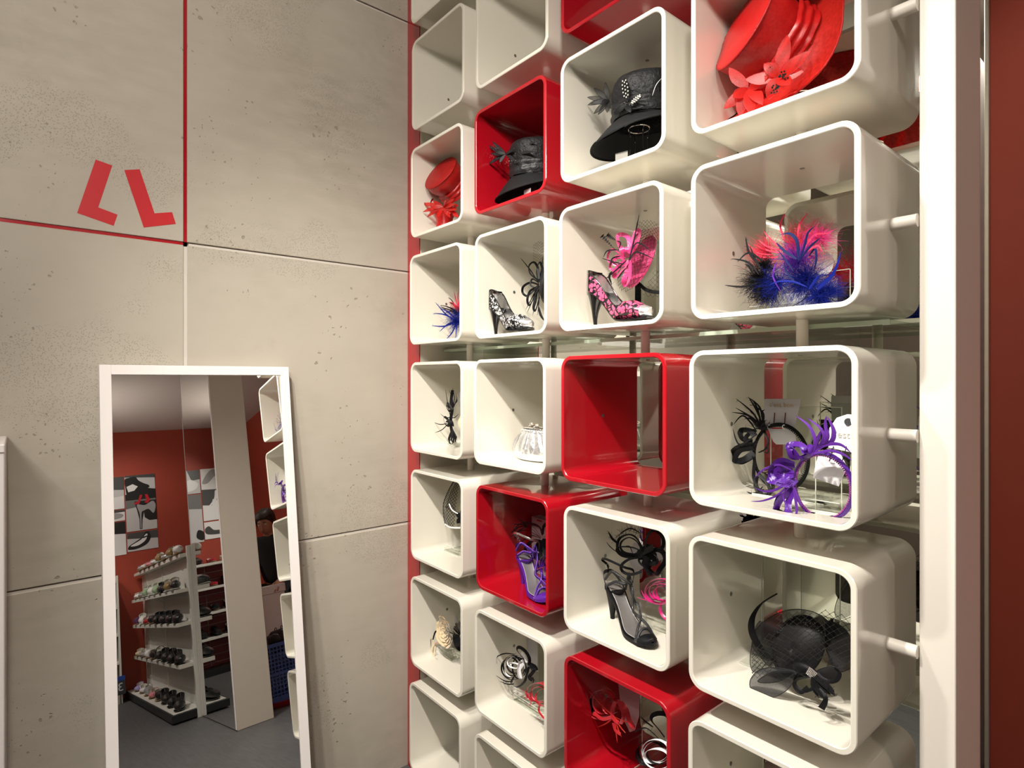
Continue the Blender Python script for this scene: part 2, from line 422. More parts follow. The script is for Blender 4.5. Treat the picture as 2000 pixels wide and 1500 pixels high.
m.box(WALLX - .0135, WALLX - .003, .403 + G + .004, 1.40, 2.030 - G, 2.030 + G - .004); m.box(WALLX - .0135, WALLX - .004, -.60, 1.40, .999 - G, .999 + G - .004); m.box(WALLX - .0135, WALLX - .004, .403 + G, 1.40, 3.061 - G, 3.061 + G - .004)
struct(m.build('trim_2', mat('pale joint strip', (.60, .56, .50), .5)))
m = MB(); m.box(4.10, 4.3, -3.0, 4.2, 0, CEIL_LO); struct(m.build('wall_right', REDW))
m = MB(); m.box(-.462, 4.1, 2.35, 2.41, 0, CEIL_HI); struct(m.build('wall_back', REDW))
m = MB(); m.box(-2.138, 4.1, -3.0, -2.9, 0, CEIL_HI); struct(m.build('wall_front', mat('pale wall paint', (.55, .49, .42), .7)))
m = MB(); m.box(-2.138, 4.1, 4.1, 4.2, 0, CEIL_HI); struct(m.build('wall_rear', CEILM))
m = MB(); m.box(-.475, -.4625, 2.343, 2.415, 0, CEIL_HI, .002); struct(m.build('trim_3', ALU))

# pier clad in mirror at the end of the shoe rack
m = MB(); m.box(.61, 1.555, 1.128, 1.37, 0, CEIL_LO)
e = thing('mirrored_pier', 'beige pier with a mirror face standing past the end of the shoe rack', 'pillar', (1.08, 1.25, 0))
t = MB(); t.box(.61 - 1.08, 1.555 - 1.08, 1.130 - 1.25, .12, 0, CEIL_HI, .003); t.build('pier_body', mat('beige laminate', (.56, .50, .43), .35), e)
t = MB(); t.box(1.549 - 1.08, 1.556 - 1.08, -.128, -.1195, .01, CEIL_HI - .01); t.box(.608 - 1.08, .617 - 1.08, -.1275, -.1195, .01, CEIL_HI - .01); t.build('edge_trim', WHITE, e)
t = MB(); t.box(.615 - 1.08, 1.552 - 1.08, -.126, -.1205, .01, CEIL_HI - .01); t.build('mirror_pane', MIRR, e)

# red side panel of the display unit
PX0 = -2.045
e = thing('display_side_panel', 'tall cream panel with a red lacquered front edge beside the concrete wall', 'panel', (-2.09, 1.38, 0))
t = MB(); t.box(-.0465, .045, -.158, .160, 0, CEIL_HI); t.build('panel_body', CREAM, e)
t = MB(); t.box(-.047, .0455, -.162, -.158, 0, CEIL_HI); t.build('front_edge', REDL, e)
# mirror wall behind the cubes
e = thing('mirror_back', 'tall mirror panel standing behind the wall of display cubes', 'mirror', (-1.18, 1.58, 0))
t = MB(); t.box(-2.044 + 1.18, -.325 + 1.18, MIRY - 1.58, MIRY - 1.58 + .004, .0, CEIL_HI); t.build('mirror_pane', MIRG, e)
t = MB(); t.box(-2.044 + 1.18, -.325 + 1.18, MIRY - 1.58 + .004, MIRY - 1.58 + .03, .0, CEIL_HI); t.build('backing_board', CREAM, e)
# cream post at the right end
m = MB(); m.box(-.0285, .0285, -.085, .085, 0, CEIL_HI, .0015); o = m.build('upright_post', POSTM); o.location = (-.3365, 1.4, 0)
tag(o, 'cream upright post at the right end of the display cubes', 'post')
# glass shelf running between the third and fourth rows
e = thing('glass_shelf', 'long clear glass shelf running under the row with the two peep-toe pumps', 'shelf', (-1.21, 1.43, 1.702))
t = MB(); t.box(-.83, .79, -.098, .105, 0, .010); t.build('glass_plate', GLAS, e)
t = MB(); t.box(-.83, .79, -.0995, -.098, .0, .010); t.build('front_edge', GLASE, e)

# ------------------------------------------------------------------ display cubes
def rr_ring(w, h, r, off, y, n=9):
    r2 = max(.002, r - off); a = w / 2 - off; b = h / 2 - off; pts = []
    for (cx, cz, a0) in ((a - r2, b - r2, 0), (-a + r2, b - r2, 90), (-a + r2, -b + r2, 180), (a - r2, -b + r2, 270)):
        for k in range(n + 1):
            t = R(a0 + 90 * k / n); pts.append((cx + r2 * math.cos(t), y, cz + r2 * math.sin(t)))
    return pts
def frame_mesh():
    m = MB(); b = .0016; y0, y1 = -(BACK - FRONT) / 2, (BACK - FRONT) / 2; r = .0365
    seq = [(0, y0 + b), (b, y0), (WT - b, y0), (WT, y0 + b), (WT, y1 - b), (WT - b, y1), (b, y1), (0, y1 - b), (0, y0 + b)]
    m.loft([rr_ring(S, SH, r, o, y) for o, y in seq], True, False)
    return m
YC = (FRONT + BACK) / 2
UL = {0: [(802.5, None), (803.5, 906.5), (802, 903), (799.5, 901.5), (800.5, 904), (801, 904.5), (799, 906), (798, 901)],
      1: [None, (927.5, 1072), (925.5, 1067), (925, 1070), (926.5, 1063.5), (928, 1072.5), (924, 1071), (923, 1070)],
      2: [None, (1094, 1301), (1093, 1301), (1093.5, 1292), (1097, 1299), (1099.5, 1309), (1100, 1311), None],
      3: [None, None, (1350, 1680), (1347, 1684), (1344, 1678), (1349, 1667), (1347, 1667), None]}
XC0 = [-1.826, -1.409, -.997, -.585]
def plane_x(u):
    k = (u - 1000) / FPX; return -FRONT * (ss - k * cc) / (cc + k * ss)
def cube_x(c, r):
    e = UL[c][r] if r < len(UL[c]) else None
    if not e: return XC0[c]
    if e[1] is None: return plane_x(e[0]) + S / 2
    x = (plane_x(e[0]) + plane_x(e[1])) / 2
    return x
def row_z(r): return EYE + .130 + (3 - r) * .4118
RED = {(2, 1), (1, 2), (2, 4), (1, 5), (2, 6)}
NM = {(0, 0): 'white display cube cut off by the top of the picture, next to the concrete wall', (0, 1): 'empty white display cube directly above the cube with the small red hat',
      (0, 2): 'white display cube holding the small red hat', (0, 3): 'white display cube holding the pink and blue feather bunch by the concrete wall',
      (0, 4): 'white display cube holding the black bow fascinator', (0, 5): 'white display cube holding the net covered fascinator',
      (0, 6): 'white display cube holding the cream rose headband', (0, 7): 'empty white display cube under the cube with the cream rose',
      (1, 1): 'empty white display cube directly above the red cube with a black hat', (1, 2): 'red display cube holding a black hat',
      (1, 3): 'white display cube holding the silver flecked pump', (1, 4): 'white display cube holding the silver pouch bag',
      (1, 5): 'red display cube holding the purple sandal', (1, 6): 'white display cube holding the black and white ribbon fascinator',
      (1, 7): 'empty white display cube at the foot of the second column', (2, 1): 'dark red display cube cut off by the top of the picture',
      (2, 2): 'white display cube holding the wide black hat with pale dotted feather', (2, 3): 'white display cube holding the pink flecked pump',
      (2, 4): 'empty red display cube at eye level', (2, 5): 'white display cube holding the black strappy sandal',
      (2, 6): 'red display cube holding the red ribbon fascinator', (2, 7): 'white display cube at the foot of the third column, below the picture',
      (3, 1): 'white display cube above the big red hat, over the top of the picture', (3, 2): 'white display cube holding the big red organza hat',
      (3, 3): 'white display cube holding the large blue, black and pink feather fascinators', (3, 4): 'white display cube holding the purple headband',
      (3, 5): 'white display cube holding the black cocktail hat', (3, 6): 'white display cube at the bottom edge of the picture under the cocktail hat',
      (3, 7): 'white display cube at the foot of the fourth column, below the picture'}
proto = {}
fm = None
CX = {}; CZ = {}
for (c, r), lab in NM.items():
    x, z = cube_x(c, r), row_z(r); CX[c, r] = x; CZ[c, r] = z
    mm = REDL if (c, r) in RED else CREAM
    e = thing('display_cube', lab, 'display cube', (x, YC, z), 0, 'display cubes in the shelf wall')
    key = (c, r) in RED
    if key not in proto:
        f = frame_mesh(); f.v = [p + Vector((0, 0, SH / 2)) for p in f.v]
        fo = f.build('cube_shell', mm, e, sharp=30); proto[key] = fo.data
    else:
        fo = bpy.data.objects.new('cube_shell', proto[key]); COL.objects.link(fo); fo.parent = e
    # screws in the left and right inner walls and the top plate
    sp = [(-S / 2 + WT, 0), (S / 2 - WT, 0)]
    for sx, _ in sp:
        q = MB(); d = 1 if sx < 0 else -1
        q.tube([(sx - d * .0006, 0, SH / 2), (sx + d * .0009, 0, SH / 2)], .0052, 12)
        q.tube([(sx + d * .0009, 0, SH / 2), (sx + d * .0012, 0, SH / 2)], .0022, 6)
        q.build('screw', SCREW, e)
    q = MB(); q.tube([(0, 0, SH - WT + .0006), (0, 0, SH - WT - .0009)], .0052, 12); q.build('screw', SCREW, e)
    if r < 7 and (c, r + 1) in NM:           # tube down to the next cube
        dz = CZ.get((c, r + 1), row_z(r + 1)) + SH - z
        q = MB(); q.tube([(0, 0, -.0003), (0, 0, dz + .0003)], .0125, 20); q.build('connecting_tube', POSTM if not key else CREAM, e)
    if c == 3:
        q = MB(); xr = -.365 - x; q.tube([(S / 2 - .0002, -.008, SH / 2), (xr - .001, -.008, SH / 2)], .0125, 20); q.build('connecting_tube', POSTM, e)

# ------------------------------------------------------------------ lettering on the concrete wall
def wall_poly(pts): return [PX(u / 3, v / 3, WALLX) for u, v in pts]
m = MB(); m.prism(wall_poly([(560, 935), (657, 970), (575, 1215), (688, 1258), (665, 1323), (452, 1248)]), (1, 0, 0), .0008)
tag(m.build('wall_decal', DECAL), 'red L-shaped decal leaning right on the concrete wall', 'decal', 'red wall logo')
m = MB(); m.prism(wall_poly([(728, 997), (818, 992), (905, 1250), (1008, 1243), (1030, 1312), (842, 1333)]), (1, 0, 0), .0008)
tag(m.build('wall_decal', DECAL), 'red L-shaped decal leaning left, nearer the red joint on the concrete wall', 'decal', 'red wall logo')

# ------------------------------------------------------------------ leaning mirror
TH_M, YA = R(9), R(.4)
Nn = Vector((math.cos(TH_M) * math.cos(YA), math.cos(TH_M) * math.sin(YA), math.sin(TH_M)))
Wd = Vector((-math.sin(YA), math.cos(YA), 0)); Up = Nn.cross(Wd).normalized(); 
if Up.z < 0: Up = -Up
top = Vector((-2.10, .4445, EYE + .040)); Ht = (top.z - .004) / Up.z
org = top - Up * Ht
e = thing('leaning_mirror', 'tall white framed mirror leaning against the concrete wall', 'mirror', org)
e.rotation_mode = 'QUATERNION'
Mx = Matrix((Wd, -Nn, Up)).transposed()       # local x = width, y = into the wall, z = up the lean
e.rotation_quaternion = Mx.to_quaternion()
hw = .2745; fw = .0295
m = MB()
for (a, b, c_, d) in ((-hw, -hw + fw, 0, Ht), (hw - fw, hw, 0, Ht)): m.box(a, b, -.006, .026, c_, d, .001)
m.box(-hw + fw, hw - fw, -.006, .026, Ht - fw, Ht, .001); m.box(-hw + fw, hw - fw, -.006, .026, 0, fw, .001)
m.build('frame', WHITE, e)
m = MB(); m.box(-hw + fw - .002, hw - fw + .002, 0, .004, fw - .002, Ht - fw + .002); m.build('mirror_glass', MIRR, e)
m = MB(); m.box(-hw + .01, hw - .01, .006, .022, .01, Ht - .01); m.build('backing', mat('hardboard', (.12, .10, .08), .8), e)
#==ITEMS==

# ------------------------------------------------------------------ makers of the goods
def fz(r): return row_z(r) + WT        # inner floor of a cube row
VIEW = Vector((-.5, .86, 0))
def rnd(a, b): return random.uniform(a, b)
def loops(T, c, specs, m, name='ribbon_loop', parent=None):
    """specs = (direction vector, length, opening, ribbon width, side vector)"""
    for d, L, W, w, sd in specs:
        d = Vector(d).normalized(); sd = Vector(sd); n = d.cross(sd); n = n.normalized() if n.length > 1e-5 else d.orthogonal().normalized()
        pts = [Vector(c) + d * L * math.sin(PI * t) ** .8 + n * W * .5 * math.sin(2 * PI * t) * (1 if t < .5 else 1) for t in [i / 22 for i in range(23)]]
        L_ = len(pts)
        def sf(t, pts=pts, sd=sd): i = min(L_ - 2, int(t * (L_ - 1))); return sd.normalized() * .6 + (pts[i + 1] - pts[i]).normalized().cross(VIEW) * .8
        q = MB(); q.strip(pts, w, sf, .0006); T.part(name, q, m, parent)
def ribbon(T, pts, w, m, side=(0, 1, .3), name='ribbon', taper=None, parent=None, n=7, thick=.0006, face=.9):
    path = cr_path(pts, n); s0 = Vector(side).normalized() * .6; L = len(path); up = (path[-1] - path[0]).cross(VIEW); ref = Vector((.35, 0, .94))
    def sd(t):
        i = min(L - 2, int(t * (L - 1))); c = (path[i + 1] - path[i]).normalized().cross(VIEW)
        return s0 + c * face
    q = MB(); q.strip(path, w, sd, thick, taper); return T.part(name, q, m, parent)
def feather(T, pts, w, m, name='feather', barbs=0, bl=.01, seed=1, parent=None):
    """curved tapering feather, with fine barbs when asked"""
    rs = random.Random(seed); q = MB(); path = cr_path(pts, 7); side = VIEW.cross(path[-1] - path[0])
    q.strip(path, w, side, .0004, lambda t: max(.05, math.sin(PI * min(1, t * .93 + .07)) ** .7 * (1 - .25 * t)))
    for i in range(barbs):
        k = rs.randrange(1, len(path) - 1); t = (path[k + 1] - path[k - 1]).normalized()
        d = (Vector([rs.gauss(0, 1) for _ in range(3)]) + t * .9).normalized() * bl * rs.uniform(.5, 1.1); mid = path[k] + d * .5 + Vector((0, 0, -.15 * bl))
        q.strip([path[k], mid, path[k] + d], .0006, VIEW.cross(d), .0002)
    return T.part(name, q, m, parent)
def fluff(T, c, rad, n, m, up=(0, 0, 1), spread=1., name='feather_fluff', seed=1, w=.0007, side_sc=(1, 1, 1), parent=None):
    """dense tuft of feather barbs fanning out of c"""
    rs = random.Random(seed); q = MB(); c = Vector(c); up = Vector(up)
    for i in range(n):
        d = Vector([rs.gauss(0, 1) * side_sc[k] for k in range(3)]).normalized() * spread + up; d.normalize()
        L = rad * rs.uniform(.45, 1.0); b = Vector([rs.gauss(0, 1) for _ in range(3)]) * L * .22
        p = [c + d * L * .02, c + d * L * .5 + b, c + d * L + b * .6 + Vector((0, 0, -.05 * L))]
        q.strip(cr_path(p, 3), w, VIEW.cross(d), .0002, lambda t: 1 - .7 * t)
    return T.part(name, q, m, parent)
def veil(T, f, na, nb, m=VEIL, r=.0005, keep=None, name='net_veil', parent=None, knot=.0011):
    """diamond netting over the surface f(a, b), a and b in 0..1, with knots"""
    q = MB(); st = 4; grid = {}
    def seg(p0, p1):
        if keep and not (keep(*p0) and keep(*p1)): return
        pts = [Vector(f(p0[0] + (p1[0] - p0[0]) * i / 2, p0[1] + (p1[1] - p0[1]) * i / 2)) for i in range(3)]
        q.tube(pts, r, 3, caps=False)
    for i in range(na + 1):
        for j in range(nb + 1):
            if (i + j) % 2: continue
            p = (i / na, j / nb)
            for di, dj in ((1, 1), (1, -1)):
                if 0 <= i + di <= na and 0 <= j + dj <= nb: seg(p, ((i + di) / na, (j + dj) / nb))
            if not keep or keep(*p): q.ball(f(*p), knot, 4, 2)
    return T.part(name, q, m, parent)
def petal(T, base, tip, w, m, edge, belly=(0, 0, 0), name='organza_petal', parent=None):
    """pointed see-through leaf with a wired edge"""
    base, tip = Vector(base), Vector(tip); d = tip - base; sd = VIEW.cross(d).normalized(); belly = Vector(belly)
    q = MB(); n = 8; L = []; Rr = []; C = []
    for i in range(n + 1):
        t = i / n; ww = w * math.sin(PI * t) ** .75 * (1 - .25 * t) / 2; p = base + d * t + belly * math.sin(PI * t)
        L.append(p + sd * ww); Rr.append(p - sd * ww); C.append(p + belly * .3 * math.sin(PI * t))
    vs = L + C + Rr; k = n + 1; q.add(vs, [(i, i + 1, k + i + 1, k + i) for i in range(n)] + [(k + i, k + i + 1, 2 * k + i + 1, 2 * k + i) for i in range(n)])
    o = T.part(name, q, m, parent)
    q = MB(); q.tube(L, .0005, 4); q.tube(Rr, .0005, 4); T.part('wired_edge', q, edge, parent or o)
    return o
def hat_mesh(prof, M, crease=.0, seed=1, brimwave=.0, ell=1.0, n=56, brim_r=.1):
    rs = random.Random(seed); ph = [rs.uniform(0, 6) for _ in range(6)]
    def f(r, z, a):
        w = 1 + crease * (math.sin(5 * a + ph[0] + 30 * z) + .6 * math.sin(9 * a + ph[1] - 55 * z) + .4 * math.sin(14 * a + ph[2] + 80 * z))
        zz = z + (brimwave * max(0, (r - brim_r) / .06) * (math.cos(2 * a + ph[3]) + .4 * math.sin(3 * a + ph[4])))
        return (r * w * math.cos(a) * ell, r * w * math.sin(a), zz)
    q = MB(); q.lathe(prof, n, M, f); return q
def axis_m(c, axis, spin=0):
    return Matrix.Translation(Vector(c)) @ Vector(axis).normalized().to_track_quat('Z', 'Y').to_matrix().to_4x4() @ Matrix.Rotation(spin, 4, 'Z')
def dense(prof, k=5):
    return [(p.x, p.z) for p in cr_path([(r, 0, z) for r, z in prof], k)]
def wire_stand(name, label, c, z0, z1, r_top, r_base, cat='hat stand', group=None):
    T = TH(name, label, cat, (c[0], c[1], z0), group); C = Vector((c[0], c[1], 0))
    q = MB(); q.tube([C + Vector((r_top * math.cos(a), r_top * math.sin(a), z1)) for a in [2 * PI * i / 32 for i in range(32)]], .0016, 6, True); T.part('top_ring', q, CHROME)
    for k in range(4):
        a = PI / 4 + k * PI / 2 + .3; q = MB()
        p = [C + Vector((r * math.cos(a), r * math.sin(a), z)) for r, z in ((r_top, z1), (r_top * .9, z1 - (z1 - z0) * .35), (r_top * 1.15, z0 + (z1 - z0) * .3), (r_base, z0 + .0016))]
        q.tube(cr_path(p, 6), .0016, 6); T.part('leg', q, CHROME)
    q = MB(); q.tube([C + Vector((r_base * math.cos(a), r_base * math.sin(a), z0 + .0017)) for a in [2 * PI * i / 32 for i in range(32)]], .0016, 6, True); T.part('base_ring', q, CHROME)
    return T
def acrylic_sheet(q, pts, side, w, t=.003):
    """bent sheet following pts, of width w along side"""
    q.strip(pts, w, side, t / 2)
def acrylic_stand(label, x, y, z, w, h, depth, lip=.02, yaw=0, group='clear acrylic stands'):
    e = thing('acrylic_stand', label, 'display stand', (x, y, z), yaw, group); t = .003
    q = MB(); q.box(-w / 2, w / 2, depth / 2 - t, depth / 2, t, h); q.build('back_panel', ACR, e)
    q = MB(); q.box(-w / 2, w / 2, -depth / 2, depth / 2, 0, t); q.build('base_plate', ACR, e)
    q = MB(); q.box(-w / 2, w / 2, -depth / 2, -depth / 2 + t, t, t + lip); q.build('front_lip', ACR, e)
    q = MB(); b = .0009
    for a in (-w / 2 - b, w / 2 + b): q.box(a - .0004, a + .0004, depth / 2 - t, depth / 2, t, h); q.box(a - .0004, a + .0004, -depth / 2, depth / 2, 0, t)
    q.box(-w / 2, w / 2, depth / 2 - t, depth / 2, h, h + .0012); q.box(-w / 2, w / 2, -depth / 2 - .0012, -depth / 2, 0, t); q.box(-w / 2, w / 2, -depth / 2, -depth / 2 + t, t + lip, t + lip + .0012)
    q.build('polished_edge', ACRE, e)
    return e

# ---- shoes. The sole runs along +x from heel (0) to toe (L); built once in its own frame
def sole_z(t, hh): 
    if t < .12: return hh + .002
    if t < .66:
        s_ = (t - .12) / .54; return .010 + (hh - .008) * (1 - (3 * s_ * s_ - 2 * s_ ** 3)) - .006 * math.sin(PI * s_)
    return .009 + .006 * max(0, (t - .8) / .2) ** 2
def half_w(t, wb=.036, wh=.026):
    pts = [(0, 0), (.015, .35), (.05, .75), (.12, 1), (.35, .82), (.68, 1.32), (.85, 1.12), (.94, .82), (.985, .42), (1, 0)]
    for (a, x), (b, y) in zip(pts, pts[1:]):
        if t <= b:
            s_ = (t - a) / (b - a); s_ = s_ if b < .06 or a > .9 else s_ * s_ * (3 - 2 * s_); return wh * (x + (y - x) * s_)
    return 0
TS = [0, .004, .012, .025, .045, .08, .12, .18, .24, .30, .36, .42, .47, .51, .55, .59, .63, .68, .73, .78, .83, .87, .90, .925, .95, .97, .985, .995, 1]
def pump(L, hh, back=.055, side=.030, vamp=.047, peep=True, tip=.022, vamp_t=.56):
    """returns mesh builders: upper, lining, sole, heel, toe inset"""
    up, li = MB(), MB()
    def sec(t, inner):
        w = half_w(t) - (.0018 if inner else 0); w = max(w, .0004); zb = sole_z(t, hh) + (.0025 if inner else 0); dH = .0052 if inner else 0
        if t < vamp_t: H = side + (back * 1.12 - side) * max(0, 1 - t / (vamp_t * .8)) ** 1.5
        else: H = None
        ring = []; n = 16
        if t < vamp_t: a0 = PI * .5; Hc = H - dH
        else:
            s_ = min(1, (t - vamp_t) / .06); a0 = PI * .5 * (1 - s_ ** .5); Hc = side + (vamp - side) * min(1, s_) if t < .75 else vamp + (tip - vamp) * ((t - .75) / .25) ** 1.1
            Hc -= dH
        for k in range(n + 1):
            a = a0 + (2 * PI - 2 * a0) * k / n
            y = w * math.sin(a); cz = math.cos(a)
            if a0 > PI * .45:
                # open: straight sides then flat bottom
                fr = abs(k / n - .5) * 2; y = w * (1 if fr > .45 else math.sin(fr / .45 * PI / 2)) * (1 if k < n / 2 else -1) * (1 if fr < .45 else 1 - .10 * (fr - .45)); z = 0 if fr < .45 else Hc * ((fr - .45) / .55)
                z += .004 * (1 - min(1, fr / .45)) * -1
            else:
                z = Hc * (.5 + .5 * cz) if cz < 0.3 else Hc * (.5 + .5 * cz); z = max(z, 0)
            ring.append((t * L, y, zb + max(z, -.001)))
        return ring
    up.loft([sec(t, 0) for t in TS if not peep or t < .91], False, False); li.loft([sec(t, 1) for t in TS[1:-1] if t < .8], False, False)
    so = MB(); rings = []
    for t in TS:
        w = half_w(t) + .0006; z = sole_z(t, hh); rings.append([(t * L, w * a, z + b) for a, b in ((1, .0005), (1, -.0035), (.6, -.0045), (-.6, -.0045), (-1, -.0035), (-1, .0005))])
    so.loft(rings)
    he = MB()
    if hh > .03:
        rings = []
        for i in range(9):
            s_ = i / 8; z = (hh + .002) * (1 - s_); wx = .026 * (1 - s_) ** 2.2 + .0058; wy = .023 * (1 - s_) ** 2 + .0052; cx = .002 + .017 * s_ ** .7 + wx
            rings.append([(cx + wx * math.cos(a) * (1 if math.cos(a) > 0 else .95), wy * math.sin(a), z) for a in [2 * PI * k / 14 for k in range(14)]])
        he.loft(rings)
    else: he.box(.004, .062, -.026, .026, 0, sole_z(0, hh) - .002, .003)
    rim = MB()
    tl = [sec(t, 0) for t in TS]
    i1 = [i for i, t in enumerate(TS) if t <= vamp_t + .02]
    a = [Vector(tl[i][0]) for i in i1]; b = [Vector(tl[i][-1]) for i in i1]
    rim.tube(a[::-1] + b[1:], .0018, 6)
    ins = MB()
    if peep:
        ins.loft([[(x, y * .985, z) for x, y, z in sec(t, 0)] for t in TS if t > .89], False, False)
    return up, li, so, he, rim, ins
def fancy_pump(label, loc, yaw, L, hh, body, group=None):
    e = thing('peep_toe_pump', label, 'shoe', loc, yaw, group)
    up, li, so, he, rim, ins = pump(L, hh, .060, .034, .052)
    u = up.build('upper', body, e, 60); li.build('lining', SILVER, e, 60)
    so.build('sole', BLACKP, e, 60); he.build('heel', BLACKP, e, 60); r_ = rim.build('piping', BLACKP, u, 60)
    ins.build('toe_inset', SILVB, e, 60); 
    q = MB(); q.loft([[(t * L, -.0265 * half_w(t) / .026 * c_ , sole_z(t, hh) + .002 + z_) for c_, z_ in ((1.05, -.002), (1.06, .028), (1.02, .058))] + [(t * L, .0265 * half_w(t) / .026 * c_, sole_z(t, hh) + .002 + z_) for c_, z_ in ((1.02, .058), (1.06, .028), (1.05, -.002))] for t in (.0, .004, .012, .025, .045, .08, .11)], False, False)
    q.build('heel_counter', BLACKP, e, 60)
    return e
def sandal(label, loc, yaw, L, hh, strapm, bead, sole, insole, linem):
    e = thing('strappy_sandal', label, 'shoe', loc, yaw)
    q = MB(); rings = []
    for t in TS:
        w = half_w(t) + .0012; z = sole_z(t, hh); rings.append([(t * L, w * a, z + b) for a, b in ((1, .004), (1, -.0045), (.5, -.006), (-.5, -.006), (-1, -.0045), (-1, .004))])
    q.loft(rings); q.build('sole', sole, e, 60)
    q = MB(); q.loft([[(t * L, max(half_w(t) - .004, .001) * c_, sole_z(t, hh) + .0076 - .0016 * (1 - c_ * c_)) for c_ in (-1, -.5, 0, .5, 1)] for t in TS[2:-3]], False, False); ins = q.build('insole', insole, e, 60)
    q = MB(); st = [Vector((t * L, half_w(t) - .005, sole_z(t, hh) + .0080)) for t in TS[3:-4]]; st2 = [Vector((p.x, -p.y, p.z)) for p in st]
    q.tube(st2[::-1] + st, .0005, 5); q.build('stitching', mat('pale thread', (.5, .48, .46), .5), ins, 60)
    q = MB()
    rings = []
    for i in range(9):
        s_ = i / 8; z = hh * (1 - s_) - 0.; wx = .027 * (1 - s_) ** 1.6 + .0064; wy = .021 * (1 - s_) ** 1.6 + .0060; cx = .003 + .012 * s_ + wx
        rings.append([(cx + wx * math.cos(a), wy * math.sin(a), z) for a in [2 * PI * k / 14 for k in range(14)]])
    q.loft(rings); q.build('heel', sole, e, 60)
    # toe cover
    q = MB(); q.loft([[(t * L, half_w(t) * 1.03 * c_, sole_z(t, hh) + .003 + .017 * (1 - c_ * c_) ** .6 * (1 if t < .95 else .8)) for c_ in (-1, -.9, -.6, -.2, .2, .6, .9, 1)] for t in (.86, .89, .92, .95, .97, .985, .995)], False, False); q.build('toe_cover', sole, e, 60)
    def sp(t, s_, h=0): return Vector((t * L, s_ * half_w(t), sole_z(t, hh) + h))
    A = [[sp(.84, -1), sp(.80, -.55, .030), sp(.72, .1, .045), sp(.60, .55, .052), sp(.50, .95, .048), sp(.44, 1.1, .035), sp(.38, 1.05, .045), sp(.28, 1.25, .060)],
         [sp(.84, 1), sp(.80, .5, .030), sp(.72, .15, .045), sp(.62, -.15, .056), sp(.52, .25, .066), sp(.42, .9, .062), sp(.30, 1.25, .066)],
         [sp(.86, -1), sp(.83, -.4, .026), sp(.82, .4, .026), sp(.86, 1)],
         [sp(.18, -1.05, .016), sp(.28, -.6, .050), sp(.38, .1, .072), sp(.34, .8, .078), sp(.27, 1.25, .062), sp(.22, 1.02, .008)],
         [sp(.10, -1.0, .022), sp(.22, -.7, .062), sp(.36, -.1, .082), sp(.40, .6, .078), sp(.34, 1.1, .062)]]
    for i, pts in enumerate(A):
        q = MB(); path = cr_path(pts, 7); cen = [Vector((p.x, 0, sole_z(min(1, max(0, p.x / L)), hh) - .01)) for p in path]
        q.tube(path, .0036, 6); so_ = q.build('strap', strapm, e, 60)
        q = MB()
        for k in range(1, len(path) - 1):
            n = (path[k] - cen[k]).normalized()
            q.ball(path[k] + n * .0032, .0018, 5, 3); mid = (path[k] + path[k + 1]) / 2; q.ball(mid + n * .0032, .0018, 5, 3)
        q.build('beading', bead, so_, 60)
    # heel cup and ankle strap
    q = MB(); q.strip(cr_path([sp(.16, -1.04, .004), Vector((.004 * L, -.018, hh + .030)), Vector((-.004, 0, hh + .038)), Vector((.004 * L, .018, hh + .030)), sp(.16, 1.04, .004)], 6), .010, (0, 0, 1), .001); q.build('heel_strap', strapm, e, 60)
    q = MB(); q.strip(cr_path([Vector((-.004, 0, hh + .030)), Vector((0, -.004, hh + .055)), Vector((.012, -.030, hh + .078)), Vector((.055, -.034, hh + .090)), Vector((.095, -.004, hh + .078)), Vector((.085, .030, hh + .062)), Vector((.075, .034, hh + .030)), sp(.33, 1.15, .055)], 7), .0065, (0, .3, 1), .0009); a_ = q.build('ankle_strap', linem, e, 60)
    q = MB(); q.tube([Vector((.002, -.006, hh + .052)) + Vector((0, .006 * math.cos(a), .007 * math.sin(a))) for a in [2 * PI * i / 12 for i in range(12)]], .0011, 5, True); q.build('buckle', CHROME, a_)
    return e
#==GOODS==
random.seed(5)
